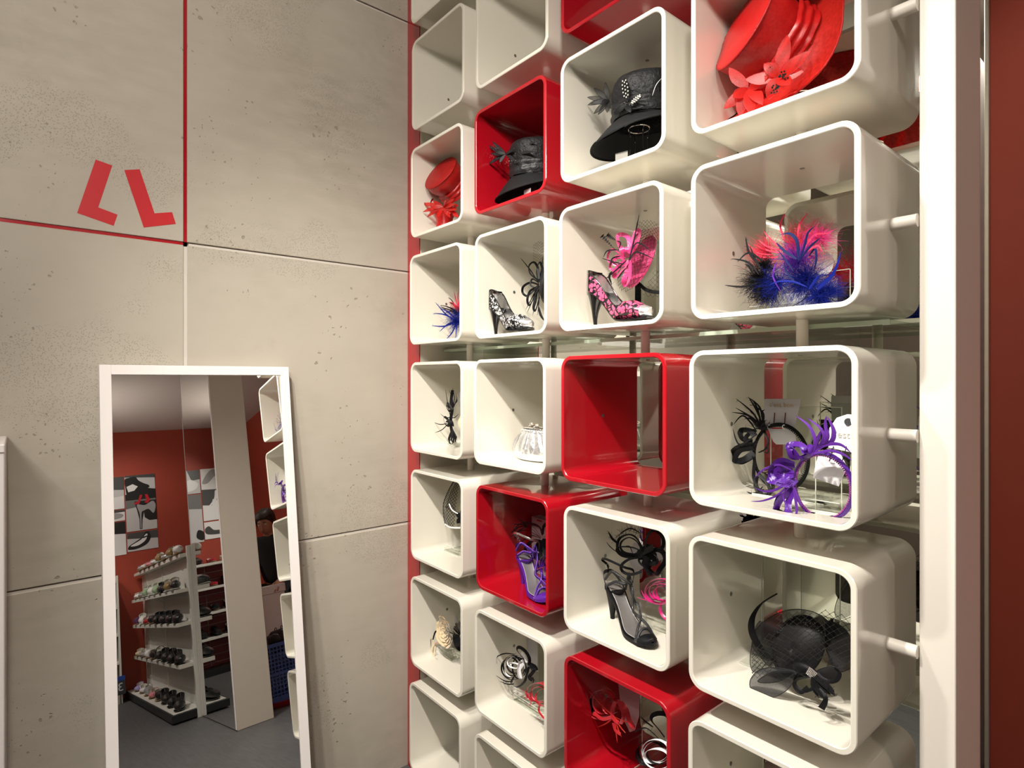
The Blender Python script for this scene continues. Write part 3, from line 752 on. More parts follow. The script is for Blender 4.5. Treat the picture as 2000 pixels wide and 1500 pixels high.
# ======== red organza hats
def red_hat(label, ctop, axis, rt, rb, hgt, brim_R, m_crown, m_band, m_brim, seed, flowers, stem_z, top_tex=None, spin=0):
    T = TH('organza_hat', label, 'hat', (ctop[0], ctop[1], stem_z)); ax = Vector(axis).normalized(); M = axis_m(ctop, ax, spin)
    q = hat_mesh([(0.0001, .004), (rt * .5, .004), (rt * .93, .002), (rt * .97, .0)], M, .006, seed); cr = T.part('crown_top', q, top_tex or m_crown)
    q = MB(); q.tube([M @ Vector((rt * .985 * math.cos(a), rt * .985 * math.sin(a), -.001)) for a in [2 * PI * i / 40 for i in range(40)]], .0028, 8, True); T.part('crown_edge', q, REDSIN, cr)
    q = hat_mesh(dense([(rt * .985, -.001), (rt * .97, -hgt * .3), (rb * .95, -hgt * .65), (rb, -hgt)], 5), M, .012, seed); T.part('crown', q, m_crown)
    q = hat_mesh(dense([(rb * .99, -hgt * .58), (rb * 1.05, -hgt * .64), (rb * 1.015, -hgt * .72), (rb * 1.08, -hgt * .80), (rb * 1.03, -hgt * .88), (rb * 1.09, -hgt * .96), (rb * 1.0, -hgt * 1.0)], 4), M, .03, seed + 3); T.part('hat_band', q, m_band)
    if brim_R:
        q = hat_mesh(dense([(rb, -hgt), (rb + (brim_R - rb) * .4, -hgt * 1.04), (rb + (brim_R - rb) * .8, -hgt * .98), (brim_R, -hgt * .88)], 5), M, .012, seed + 5, .016, brim_r=rb); br = T.part('brim', q, m_brim)
        ph = random.Random(seed + 5); rs = [ph.uniform(0, 6) for _ in range(6)]
        pts = []
        for i in range(60):
            a = 2 * PI * i / 60; r = brim_R; w = 1 + .012 * (math.sin(5 * a + rs[0] + 30 * (-hgt * .88)) + .6 * math.sin(9 * a + rs[1] + 55 * hgt * .88) + .4 * math.sin(14 * a + rs[2] - 80 * hgt * .88))
            pts.append(M @ Vector((r * w * math.cos(a), r * w * math.sin(a), -hgt * .88 + .016 * max(0, (r - rb) / .06) * (math.cos(2 * a + rs[3]) + .4 * math.sin(3 * a + rs[4])))))
        q = MB(); q.tube(pts, .0016, 6, True); T.part('brim_binding', q, REDSIN, br)
    return T
h = red_hat('big red organza hat with petals, tilted in the top right white cube', P(1452, 52, 1.225), (-.43, -.82, .38), .094, .090, .120, .178, REDO, REDO, REDO2, 3, True, fz(2))
def petals(T, c, tips, w, m, edge, seed=1):
    rs = random.Random(seed)
    for t in tips: petal(T, c, t, w, m, edge, (rs.uniform(-.003, .003), -.003, rs.uniform(-.003, .003)))
c0 = P(1520, 150, 1.195)
petals(h, c0, [P(1538, 68, 1.20), P(1585, 98, 1.19), P(1492, 124, 1.18), P(1543, 166, 1.18), P(1500, 195, 1.19), P(1455, 155, 1.18), P(1570, 140, 1.20)], .030, REDO2, REDSIN, 2)
c1 = P(1462, 172, 1.20)
petals(h, c1, [P(1424, 132, 1.19), P(1414, 212, 1.18), P(1445, 228, 1.19), P(1490, 205, 1.185), P(1500, 150, 1.185), P(1470, 225, 1.18), P(1432, 190, 1.175)], .028, REDO2, REDSIN, 4)
rs = random.Random(4)
for cen, name in ((P(1528, 148, 1.183), 1), (P(1514, 172, 1.18), 2), (P(1503, 137, 1.186), 3)):
    q = MB()
    for i in range(16): q.ball(cen + Vector((rs.gauss(0, .0045), rs.gauss(0, .002), rs.gauss(0, .0045))), .0022, 6, 4)
    h.part('bead_cluster', q, BLACKP)
wire_stand('hat_stand', 'wire stand under the big red organza hat', P(1560, 120, 1.33)[:2], fz(2), fz(2) + .075, .030, .06)

h = red_hat('small red sinamay hat with petals standing in a white cube by the concrete wall', P(860, 338, 1.235), (.10, -.85, .50), .078, .066, .10, None, REDO, REDO, REDO2, 8, True, fz(2), REDSIN)
c0 = P(866, 404, 1.22)
petals(h, c0, [P(822, 398, 1.21), P(826, 414, 1.20), P(834, 424, 1.20), P(846, 392, 1.20), P(872, 392, 1.19), P(888, 388, 1.20), P(893, 410, 1.20), P(880, 425, 1.20), P(855, 425, 1.19), P(842, 406, 1.19), P(890, 398, 1.19)], .018, REDO2, REDSIN, 5)
petals(h, P(884, 412, 1.22), [P(895, 400, 1.2), P(896, 424, 1.2), P(872, 420, 1.2), P(878, 398, 1.2)], .018, REDO, REDSIN, 6)
ribbon(h, [P(846, 388, 1.25), P(838, 396, 1.24), P(842, 402, 1.24)], .006, REDO2)
q = MB(); T0 = axis_m(P(868, 440, 1.25), (0, 0, 1)); q.lathe([(.036, -.0), (.030, .05), (.040, .085)], 30, axis_m(Vector((P(868, 430, 1.25).x, 1.25, fz(2) + .001)), (0, 0, 1))); h.part('tulle_tail', q, REDO)

# ======== black hats
def black_hat(label, c, rt, rb, hgt, brim, seed, tilt=(0, 0, 1)):
    T = TH('black_hat', label, 'hat', (c[0], c[1], c[2] - .05)); M = axis_m(c, tilt)
    q = hat_mesh(dense([(.0001, hgt), (rt * .45, hgt * 1.0), (rt * .82, hgt * .97), (rt * .99, hgt * .84), (rt * 1.02, hgt * .6), (rb * .98, hgt * .3), (rb, 0.0)], 5), M, .014, seed); T.part('crown', q, STRAW)
    q = hat_mesh(dense([(rb * .99, hgt * .42), (rb * 1.045, hgt * .34), (rb * 1.02, hgt * .24), (rb * 1.06, hgt * .15), (rb * 1.03, .004)], 4), M, .016, seed + 1); T.part('hat_band', q, mat('black organza swathe', (.011, .011, .012), .45, spec=.3, bump=1., bscale=60., var=.7, vscale=30.))
    def bf(r, z, a):
        k = max(0, (r - rb) / (brim - rb)); lo = .5 + .5 * math.cos(a - 3.4)
        return (r * math.cos(a), r * math.sin(a), z - k ** 1.15 * (.016 + .050 * lo))
    pr = [(rb * .98, .002)] + [(rb + (brim - rb) * t, .001) for t in (.1, .25, .4, .55, .7, .85, 1)]
    q = MB(); q.lathe(pr, 64, M, bf); b = T.part('brim', q, mat('black woven brim', (.009, .009, .010), .6, spec=.2, bump=.6, bscale=500.), solid=.0012)
    q = MB(); q.tube([M @ Vector(bf(brim, .001, 2 * PI * i / 64)) for i in range(64)], .0026, 6, True); T.part('brim_binding', q, BLACKM, b)
    return T
def dotted(T, base, tip, w, seed):
    """dark guinea feather with pale dots"""
    o = petal(T, base, tip, w, BLACKM, BLACKF, (0, -.003, 0), 'guinea_feather'); rs = random.Random(seed); q = MB(); base, tip = Vector(base), Vector(tip); d = tip - base; sd = VIEW.cross(d).normalized()
    n = VIEW * -1
    for i in range(5):
        for j in (-1, 0, 1):
            t = .16 + .15 * i + .07 * (j % 2); ww = w * math.sin(PI * t) ** .75 * .30
            q.ball(base + d * t + sd * j * ww + n * .0045 + Vector((0, -.003, 0)), .0019, 6, 4, (1, .6, 1.25))
    T.part('pale_dots', q, mat('pale feather dots', (.55, .53, .46), .6), o)
cA = P(1262, 246, 1.30)
h = black_hat('wide black hat with a pale dotted feather, standing in the upper white cube', (cA.x, 1.300, cA.z + .006), .090, .088, .118, .150, 11, (.02, -.04, 1))
dotted(h, P(1226, 200, 1.193), P(1220, 152, 1.20), .022, 1); dotted(h, P(1232, 206, 1.19), P(1256, 186, 1.188), .013, 2)
fb = P(1190, 196, 1.245)
petals(h, fb, [P(1147, 190, 1.23), P(1160, 172, 1.23), P(1182, 160, 1.24), P(1148, 205, 1.23), P(1160, 222, 1.24), P(1168, 224, 1.25), P(1153, 203, 1.22), P(1186, 220, 1.22), P(1175, 205, 1.22)], .016, BLKO, BLACKF, 3)
fb = P(1222, 206, 1.20)
petals(h, fb, [P(1250, 180, 1.20), P(1262, 186, 1.20), P(1200, 224, 1.20), P(1232, 220, 1.19), P(1185, 208, 1.20), P(1258, 208, 1.20)], .018, BLKO, BLACKF, 4)
q = MB(); rs = random.Random(2)
for i in range(46):
    t = rs.random(); p = P(1214 + 42 * t + rs.gauss(0, 2), 203 - 16 * max(0, (t - .45)) * 1.6 + rs.gauss(0, 2.2), 1.186); q.ball(p, .0009, 4, 3)
h.part('beads', q, JEWEL)
feather(h, [P(1274, 187, 1.21), P(1282, 165, 1.21), P(1297, 148, 1.215)], .0016, mat('white quill', (.8, .8, .78), .4), 'quill')
st = wire_stand('hat_stand', 'wire stand under the wide black hat with the dotted feather', P(1248, 255, 1.27)[:2], fz(2), P(1248, 252, 1.27).z, .028, .062)
q = MB(); q.box(-.018, .018, -.0005, .0005, 0, .045); o = q.build('price_tag', mat('dark card', (.17, .16, .14), .5)); o.location = P(1214, 300, 1.215) ; o.location.z = fz(2) + .0002
o.rotation_euler = (R(0), 0, R(12)); tag(o, 'dark grey price tag standing under the brim of the wide black hat', 'tag')
cB = P(1046, 352, 1.30)
h = black_hat('black hat with beaded petals standing in the dark red cube', (cB.x, 1.30, cB.z + .004), .082, .084, .120, .136, 21, (.06, -.10, 1))
fb = P(988, 300, 1.215)
petals(h, fb, [P(954, 284, 1.21), P(962, 276, 1.21), P(952, 322, 1.21), P(960, 318, 1.21), P(968, 296, 1.20), P(976, 318, 1.20), P(1010, 318, 1.20), P(1004, 292, 1.20), P(1030, 282, 1.22), P(1048, 276, 1.23), P(958, 300, 1.2), P(1046, 296, 1.22)], .013, BLKO2, BLACKF, 7)
q = MB(); rs = random.Random(9)
for cx_, cy_, n_, sx, sy in ((969, 288, 16, 4, 4), (960, 305, 18, 4, 4), (996, 316, 26, 8, 2.4), (1006, 300, 8, 1, 6)):
    for i in range(n_): q.ball(P(cx_ + rs.gauss(0, sx), cy_ + rs.gauss(0, sy), 1.196), .0010, 4, 3)
h.part('beads', q, JEWEL)
wire_stand('hat_stand', 'wire stand under the black hat in the dark red cube', P(1046, 345, 1.27)[:2], fz(2), P(1046, 339, 1.27).z, .026, .055)
q = MB(); q.box(-.016, .016, -.0005, .0005, 0, .038); o = q.build('price_tag', mat('mauve card', (.32, .25, .25), .5)); p = P(1030, 378, 1.21); o.location = (p.x, p.y, fz(2) + .0002)
tag(o, 'mauve price tag standing under the black hat in the dark red cube', 'tag')

# ======== peep-toe pumps
LACEP = lace('black lace over pink', (.012, .010, .012), (.75, .09, .20), 85., .46)
LACES = lace('black lace over silver', (.014, .014, .015), (.78, .78, .80), 105., .46, .5)
def on_floor(u, Y, r):
    p = P(u, 700, Y); return Vector((p.x, p.y, fz(r) + .0002))
p0 = on_floor(1172, 1.222, 3); fancy_pump('pink and black lace peep-toe pump with a high black heel', (p0.x - .040, p0.y, p0.z), R(-4), .226, .092, LACEP)
p0 = on_floor(974, 1.202, 3); fancy_pump('silver and black lace peep-toe pump with a high black heel', (p0.x - .038, p0.y, p0.z), R(-2), .210, .086, LACES)

# ======== strappy sandals
STRB = mat('black glitter strap', (.02, .02, .022), .35, bump=.6, bscale=300.)
JET = mat('jet beads', (.03, .03, .035), .12, .3, coat=.8)
sandal('black strappy high-heeled sandal with beaded straps', (-1.122, 1.296, fz(5) + .0002), R(-21), .232, .090, STRB, JET, BLACKS, PEWTER, BLACKS)
PJ = mat('purple beads', (.25, .10, .55), .2, .5)
sandal('purple strappy high-heeled sandal with a silver ankle strap', (-1.500, 1.285, fz(5) + .0002), R(-19), .225, .088, PURPS, PJ, PURP, PEWTER, SILVER)

# ======== silver pouch bag
def pouch():
    c = P(1045, 890, 1.30); T = TH('silver_pouch_bag', 'gathered silver pouch bag with a ball clasp', 'bag', (c.x, c.y, fz(4)))
    rs = random.Random(2); z0 = fz(4) + .001; M = Matrix.Translation(Vector((c.x, c.y, z0)))
    H = .098; prof = dense([(.05, 0.0), (.070, .004), (.083, .022), (.080, .045), (.066, .070), (.052, .090), (.050, .094)], 6)
    def f(r, z, a):
        pl = 1 + (.016 + .055 * min(1, z / H)) * math.sin(19 * a + 1.2 * math.sin(3 * a) + 8 * z) * (1 - .3 * math.cos(7 * a)); return (r * 1.12 * pl * math.cos(a), r * .52 * pl * math.sin(a), z)
    q = MB(); q.lathe([(.0005, 0)] + prof, 150, M, f); b = T.part('pouch', q, SILVB, sharp=60)
    q = MB(); q.lathe([(.049, .090), (.056, .094), (.053, .100), (.047, .102)], 120, M, lambda r, z, a: (r * 1.12 * (1 + .05 * math.sin(30 * a)) * math.cos(a), r * .52 * (1 + .06 * math.sin(30 * a)) * math.sin(a), z)); T.part('gathered_rim', q, SILVB, sharp=60)
    fr = [M @ Vector((.050 * math.cos(a), .020 * math.sin(a) , .101 + .006 * abs(math.sin(a)))) for a in [2 * PI * i / 40 for i in range(40)]]
    q = MB(); q.tube(fr, .0026, 6, True); fo = T.part('clasp_frame', q, CHROME)
    q = MB(); q.ball(M @ Vector((-.011, -.004, .116)), .0085, 14, 10); T.part('clasp_ball', q, PEARL, fo)
    q = MB(); q.ball(M @ Vector((.007, .004, .113)), .0085, 14, 10); T.part('clasp_ball', q, PEARL, fo)
    q = MB()
    for i in range(7): q.ball(M @ Vector((-.011 + .006 * math.cos(i), -.012 , .116 + .006 * math.sin(i))), .0019, 6, 4)
    T.part('clasp_gems', q, JEWEL, fo)
    for i in range(5):
        a = R(200 + 22 * i); q = MB(); p = [M @ Vector((r * 1.12 * math.cos(a), r * .53 * math.sin(a) - .001, z)) for r, z in ((.056, .088), (.074, .070), (.089, .045), (.090, .022))]
        q.strip(cr_path(p, 5), .011, (math.cos(a + PI / 2), math.sin(a + PI / 2), 0), .0012, lambda t: .4 + .9 * math.sin(PI * t)); T.part('fabric_fold', q, SILVB, b)
pouch()
#==FASC==
def PF(u, Y, r, h=0):
    p = P(u, 700, Y); return Vector((p.x, p.y, fz(r) + h))
def loopfan(T, c, n, L, W, w, m, a0, a1, seed, dep=.3, name='ribbon_loop'):
    rs = random.Random(seed); sp = []
    for i in range(n):
        a = R(a0 + (a1 - a0) * (i + .5) / n + rs.uniform(-6, 6)); d = Vector((math.cos(a), rs.uniform(-dep, dep * .3), math.sin(a)))
        sp.append((d, L * rs.uniform(.8, 1.15), W * rs.uniform(.8, 1.2), w, (rs.uniform(-.5, .5), 1, rs.uniform(-.5, .5))))
    loops(T, c, sp, m, name)
def pf(Y, *uv): return [P(u, v, Y + dy) for u, v, dy in uv]
def headband(T, c, rx, rz, m, trim, gap=40, w=.009, side=(.15, 1, 0), tilt=None):
    pts = []
    for i in range(41):
        a = R(-90 + gap / 2 + (360 - gap) * i / 40); pts.append(Vector(c) + Vector((rx * math.cos(a), 0, rz * math.sin(a))))
    q = MB(); q.strip(pts, w, side, .0044, lambda t: .75 + .45 * math.sin(PI * t)); b = T.part('band', q, m)
    q = MB()
    for k in range(0, 41):
        for dy in (-.0045,):
            p = pts[k] + (Vector(c) - pts[k]).normalized() * .0040; q.ball(p + Vector((0, dy, 0)), .0019, 5, 3)
            if k < 40: p2 = (pts[k] + pts[k + 1]) / 2; p2 = p2 + (Vector(c) - p2).normalized() * .0040; q.ball(p2 + Vector((0, dy, 0)), .0019, 5, 3)
    T.part('grip_beading', q, trim, b)
    return b
def text(name, body, size, m, parent, loc, rot, label=None):
    cu = bpy.data.curves.new(name, 'FONT'); cu.body = body; cu.size = size; cu.extrude = .0001; cu.align_x = 'CENTER'; cu.align_y = 'CENTER'
    o = bpy.data.objects.new('t', cu); COL.objects.link(o); dg = bpy.context.evaluated_depsgraph_get(); dg.update()
    me = bpy.data.meshes.new_from_object(o.evaluated_get(dg)); bpy.data.objects.remove(o)
    me.materials.clear(); me.materials.append(m); q = bpy.data.objects.new(name, me); COL.objects.link(q); q.parent = parent; q.location = loc; q.rotation_euler = rot
    return q

# ---- first column, row 3: small feather bunch
T = TH('feather_fascinator', 'small royal blue feather fascinator in the white cube by the concrete wall', 'fascinator', PF(890, 1.30, 3), 'fascinators in the cubes')
c = P(893, 628, 1.26)
fluff(T, c, .062, 420, BLUEF, (-.2, -.2, 0), 1.2, seed=3)
for i, t in enumerate([(846, 612), (843, 636), (858, 648), (872, 662), (861, 603), (850, 590), (890, 660), (885, 640), (899, 612)]):
    feather(T, [c, (c + P(*t, 1.23)) / 2 + Vector((0, 0, .010 * (-1) ** i)), P(*t, 1.22)], .006, BLUEF, barbs=24, seed=i)
T = TH('feather_fascinator', 'small black feather fascinator tucked between pink and blue feathers by the concrete wall', 'fascinator', PF(896, 1.34, 3), 'fascinators in the cubes')
c = P(893, 612, 1.32); fluff(T, c, .05, 240, BLACKF, (-.2, -.1, .1), 1.1, seed=5)
for i, t in enumerate([(860, 596), (851, 602), (872, 600), (868, 612), (880, 606)]): feather(T, [c, (c + P(*t, 1.30)) / 2 + Vector((0, 0, .008)), P(*t, 1.29)], .005, BLACKF, barbs=14, seed=i)
T = TH('feather_fascinator', 'small coral pink feather fascinator above the blue feathers by the concrete wall', 'fascinator', PF(900, 1.38, 3), 'fascinators in the cubes')
c = P(896, 602, 1.36); fluff(T, c, .045, 260, PINKF, (0, -.1, .2), 1.1, seed=7)
for i, t in enumerate([(859, 584), (872, 582), (887, 570), (895, 566), (902, 575), (866, 592), (880, 590)]): feather(T, [c, (c + P(*t, 1.34)) / 2 + Vector((-.004, 0, .004)), P(*t, 1.33)], .005, PINKF, barbs=14, seed=i)
e = acrylic_stand('small clear acrylic stand behind the feather bunch by the concrete wall', *PF(897, 1.38, 3)[:2], fz(3), .07, .08, .05)

# ---- first column, row 4: black bow fascinator
acrylic_stand('clear acrylic stand behind the black bow fascinator', *PF(893, 1.36, 4)[:2], fz(4) + .0002, .10, .16, .09)
T = TH('bow_fascinator', 'black ribbon bow fascinator hanging on an acrylic stand by the concrete wall', 'fascinator', PF(885, 1.31, 4), 'fascinators in the cubes')
c = P(883, 800, 1.28)
ribbon(T, [P(884, 762, 1.28), P(881, 785, 1.275), P(883, 800, 1.27), P(880, 825, 1.275), P(884, 850, 1.28)], .014, BLACKS, (1, .2, 0))
for i, (bs, tp) in enumerate([((884, 795), (877, 762)), ((885, 795), (884, 758)), ((886, 795), (890, 768)), ((886, 792), (893, 775))]):
    ribbon(T, [P(*bs, 1.27), P((bs[0] + tp[0]) / 2 + 3, (bs[1] + tp[1]) / 2, 1.265), P(*tp, 1.27)], .005, BLACKS, (1, .4, 0), taper=lambda t: 1.1 - .8 * t, name='ribbon_tail')
loops(T, P(884, 800, 1.27), [((-1, -.1, .35), .040, .034, .008, (.2, 1, .3)), ((-1, 0, .05), .036, .022, .008, (.2, 1, .3))], BLACKS)
loops(T, P(881, 826, 1.27), [((-1, -.1, .15), .044, .036, .009, (.2, 1, .3)), ((-1, 0, -.2), .036, .02, .008, (.2, 1, .3)), ((1, -.3, -.1), .02, .02, .008, (.2, 1, .3))], BLACKS)
loops(T, P(883, 838, 1.27), [((-.1, 0, -1), .058, .026, .006, (1, .3, 0)), ((.25, 0, -1), .052, .024, .006, (1, .3, 0)), ((-.35, 0, -1), .048, .02, .006, (1, .3, 0)), ((.5, 0, -.8), .045, .02, .006, (1, .3, 0))], BLACKS)
for i, t in enumerate([(844, 824), (849, 845), (860, 808), (896, 808), (870, 760)]):
    b = (877, 826) if i < 2 else (880, 815); feather(T, [P(*b, 1.27), P((b[0] + t[0]) / 2, (b[1] + t[1]) / 2 + 4, 1.26), P(*t, 1.26)], .004, BLACKF, seed=i)
q = MB(); q.box(-.02, .02, -.0004, .0004, -.03, .03); o = q.build('header_card', CARDG); o.location = P(902, 780, 1.335); tag(o, 'grey header card on the acrylic stand behind the black bow', 'card')
T = TH('flower_fascinator', 'pale cream flower half hidden behind the rim beside the black bow fascinator', 'fascinator', PF(905, 1.33, 4), 'fascinators in the cubes')
q = MB(); q.ball(P(903, 825, 1.33), .022, 12, 8, (.8, .8, 1.3)); T.part('petals', q, CREAMS)

# ---- first column, row 5: net covered fascinator
acrylic_stand('clear acrylic stand carrying the net covered fascinator', *PF(901, 1.33, 5)[:2], fz(5) + .0002, .10, .10, .10)
T = TH('veiled_fascinator', 'cream fascinator covered in black spotted net, in the cube by the concrete wall', 'fascinator', PF(900, 1.30, 5), 'fascinators in the cubes')
cN = P(899, 986, 1.28)
def fN(a, b):
    A = R(100 + 160 * a); B = -1 + 2 * b; rr_ = .068 * math.sqrt(max(0, 1 - .55 * B * B)) * (1 - .28 * max(0, B)); return cN + Vector((rr_ * math.cos(A) * 1.0, -.3 * rr_ * abs(math.sin(PI * a)), 0)) + Vector((.016 * B, -.012, .088 * B))
veil(T, fN, 22, 26, r=.00075, knot=.0019)
q = MB(); q.loft([[fN(a / 12, b / 12) + Vector((.006, .010, 0)) for a in range(13)] for b in range(13)], False, False); T.part('stiff_lining', q, sheer('pale horsehair', (.50, .47, .36), .45))
ribbon(T, [P(877, 984, 1.235), P(883, 996, 1.235), P(894, 1003, 1.235)], .004, WHITES, (0, 1, .3)); ribbon(T, [P(869, 1024, 1.25), P(880, 1030, 1.24), P(899, 1031, 1.24)], .006, WHITES, (0, .3, 1))
for t in ((890, 1000), (892, 1022), (905, 990), (904, 1026)): petal(T, P(900, 1012, 1.24), P(*t, 1.235), .02, BLACKS, BLACKF)
q = MB(); q.ball(P(871, 990, 1.232), .0034, 8, 6); T.part('bead', q, BLACKP)

# ---- first column, row 6: cream rose headband and black flower
acrylic_stand('clear acrylic stand carrying the cream rose headband', *PF(888, 1.33, 6)[:2], fz(6) + .0002, .12, .15, .11)
T = TH('rose_headband', 'cream chiffon rose headband with a rose gold band', 'headband', PF(860, 1.28, 6), 'fascinators in the cubes')
c = P(868, 1236, 1.235); rs = random.Random(3)
for k in range(34):
    a = k * 2.4; r = .006 + .0011 * k; q = MB(); d = Vector((math.cos(a), 0, math.sin(a))); t_ = Vector((-math.sin(a), 0, math.cos(a)))
    sp = [c + d * r * .9 - t_ * r * .75 + Vector((0, .004 + .0003 * k, 0)), c + d * r * 1.15 - t_ * r * .3 + Vector((0, .001 * (k % 3), 0)), c + d * r * 1.2 + t_ * r * .3, c + d * r * .9 + t_ * r * .8 + Vector((0, .004, 0))]
    q.strip(cr_path(sp, 5), .010 + .0002 * k, (d.x, -.75, d.z), .0005, lambda t: .5 + .6 * math.sin(PI * t)); T.part('petal', q, CREAMS)
loops(T, P(862, 1214, 1.24), [((-.2, 0, 1), .020, .03, .002, (0, 1, 0)), ((.5, 0, 1), .026, .03, .002, (0, 1, 0)), ((.9, 0, .5), .03, .03, .002, (0, 1, 0))], CREAMS)
ribbon(T, pf(1.27, (850, 1230, 0), (838, 1228, -.01), (832, 1242, -.02), (838, 1257, -.02), (850, 1258, -.01), (857, 1252, 0)), .007, ROSEG, (0, 1, .4), 'band')
for i, t in enumerate([((848, 1258), (842, 1272), (852, 1286)), ((846, 1250), (844, 1270), (846, 1278)), ((850, 1262), (848, 1280), (855, 1292)), ((842, 1245), (836, 1256), (833, 1258))]):
    ribbon(T, [P(*x, 1.24) for x in t], .006, CREAMS, (1, .3, 0), 'trailing_ribbon', lambda t: 1.1 - .9 * t)
T = TH('flower_fascinator', 'black many-petalled flower beside the cream rose', 'fascinator', PF(900, 1.28, 6), 'fascinators in the cubes')
c = P(900, 1243, 1.25)
for k in range(64):
    a = rs.uniform(0, 2 * PI); b = rs.uniform(-.9, .9); d = Vector((math.cos(a) * math.cos(b) * .8, -abs(math.sin(b)) * .5 - .1, math.sin(a) * math.cos(b) * 1.25)); q = MB()
    q.strip([c + d * .008, c + d * .032, c + d * .044 + Vector((0, 0, .003))], .009, (-d.z, .3, d.x), .0008, lambda t: .6 + .6 * t); T.part('petal', q, BLACKS)
feather(T, [P(888, 1240, 1.22), P(881, 1236, 1.22), P(873, 1233, 1.22)], .004, BLACKF); feather(T, [P(900, 1258, 1.24), P(890, 1263, 1.24), P(882, 1265, 1.24)], .002, BLACKF)
for k, (uu, vv) in enumerate(((873, 1200), (888, 1210))):
    q = MB(); q.tube([P(uu, vv, 1.355) + Vector((0, .0008 * i, 0)) for i in range(2)], .017, 20); o = q.build('earring_card', CARDG); tag(o, ('round grey card on the acrylic stand above the cream rose', 'round grey card on the acrylic stand above the black flower')[k], 'card')

# ---- second column, row 3: black disc fascinator behind the silver pump
T = TH('disc_fascinator', 'black disc fascinator with ribbon loops and net behind the silver flecked pump', 'fascinator', PF(1062, 1.33, 3), 'fascinators in the cubes')
cD = P(1070, 560, 1.35); M = axis_m(cD, (-1, -.55, .12))
q = MB(); q.lathe(dense([(.0005, .010), (.03, .010), (.055, .006), (.068, -.004), (.070, -.010)], 4), 44, M, lambda r, z, a: (r * math.cos(a) * 1.15, r * .95 * math.sin(a), z)); T.part('disc', q, STRAW, solid=.003)
c = P(1052, 552, 1.315)
for sp, w in (([(1052, 548), (1036, 535), (1033, 520), (1042, 512), (1050, 522), (1053, 545)], .008), ([(1052, 556), (1036, 552), (1022, 560), (1021, 572), (1030, 578), (1042, 568), (1052, 556)], .008), ([(1052, 552), (1040, 545), (1036, 556), (1046, 562), (1052, 552)], .006), ([(1052, 560), (1036, 568), (1030, 585), (1034, 596), (1044, 580), (1052, 562)], .008), ([(1052, 558), (1046, 580), (1042, 600), (1046, 606), (1054, 580)], .008), ([(1052, 550), (1048, 530), (1054, 512), (1060, 530), (1054, 552)], .008)):
    ribbon(T, [P(u, v, 1.30 - .004 * (i % 3)) for i, (u, v) in enumerate(sp)], w, BLACKS, (.4, 1, .4), 'ribbon_loop')
for i, t in enumerate([(1016, 503), (1029, 612), (1040, 617), (1050, 616), (1026, 606), (1060, 500)]): feather(T, [c, (c + P(*t, 1.29)) / 2 + Vector((.004, 0, 0)), P(*t, 1.29)], .0045, BLACKF, seed=i, barbs=8)
feather(T, [P(1052, 600, 1.29), P(1056, 615, 1.28), P(1063, 626, 1.28)], .010, BLACKF, barbs=30, bl=.006)
def fV(a, b): return P(1041 + 26 * a, 478 + 38 * b - 6 * math.sin(PI * a), 1.27 + .03 * math.cos(PI * a))
veil(T, fV, 10, 14, r=.0003, knot=.0008)

# ---- second column, row 5: black fascinator and purple ribbon behind the purple sandal
e = thing('display_box', 'mauve grey cardboard box behind the black ribbons in the red cube with the purple sandal', 'box', PF(1062, 1.40, 5) + Vector((0, 0, .0002)))
q = MB(); q.box(-.042, .042, -.02, .02, 0, .195, .001); q.build('carton', CARDG, e); q = MB(); q.box(-.012, .012, -.0215, -.0205, .185, .19); q.build('sticker', REDPL, e)
T = TH('ribbon_fascinator', 'black ribbon fascinator behind the purple sandal', 'fascinator', PF(1050, 1.34, 5), 'fascinators in the cubes')
c = P(1053, 1052, 1.34)
for i, (sp, w) in enumerate(([[(1055, 1050), (1034, 1030), (1012, 1030), (1000, 1046)], .004], [[(1056, 1050), (1030, 1036), (1010, 1040), (1006, 1052)], .004], [[(1056, 1048), (1040, 1028), (1018, 1022), (999, 1040)], .003], [[(1060, 1045), (1052, 1028), (1030, 1022), (1022, 1024)], .016], [[(1056, 1056), (1040, 1056), (1030, 1066), (1024, 1078)], .012], [[(1058, 1056), (1050, 1066), (1046, 1084), (1052, 1094)], .016], [[(1062, 1056), (1056, 1070), (1056, 1088), (1062, 1096)], .016], [[(1064, 1052), (1064, 1070), (1068, 1092)], .016], [[(1056, 1052), (1036, 1046), (1016, 1062), (1010, 1076)], .004], [[(1060, 1042), (1062, 1028), (1070, 1022)], .014])):
    ribbon(T, [P(u, v, 1.31 - .006 * (i % 4)) for u, v in sp], w, BLACKS, (.5, 1, .2), 'ribbon')
for t in ((1010, 1012), (1002, 1024), (996, 1050)): feather(T, [P(1030, 1028, 1.3), P((1030 + t[0]) / 2, (1028 + t[1]) / 2 - 2, 1.29), P(*t, 1.29)], .004, BLACKF, barbs=16)
T = TH('ribbon_fascinator', 'curled purple ribbon fascinator half hidden beside the purple sandal', 'fascinator', PF(1066, 1.29, 5), 'fascinators in the cubes')
for i, r in enumerate((.030, .024, .034, .019)):
    cc_ = P(1068 + i, 1111, 1.27); q = MB(); q.strip([cc_ + Vector((r * math.cos(a) * .8, .008 * math.sin(a + i), r * 1.2 * math.sin(a))) for a in [2 * PI * k / 26 for k in range(27)]], .006, (.3, 1, .2), .0006); T.part('ribbon_loop', q, PURP)
ribbon(T, pf(1.27, (1072, 1098, 0), (1060, 1108, 0), (1052, 1112, 0), (1045, 1120, 0)), .006, PURP, name='ribbon_tail');
T.part('pin', MB().tube([P(1045, 1113, 1.26), P(1066, 1106, 1.26)], .0012, 6), CHROME)

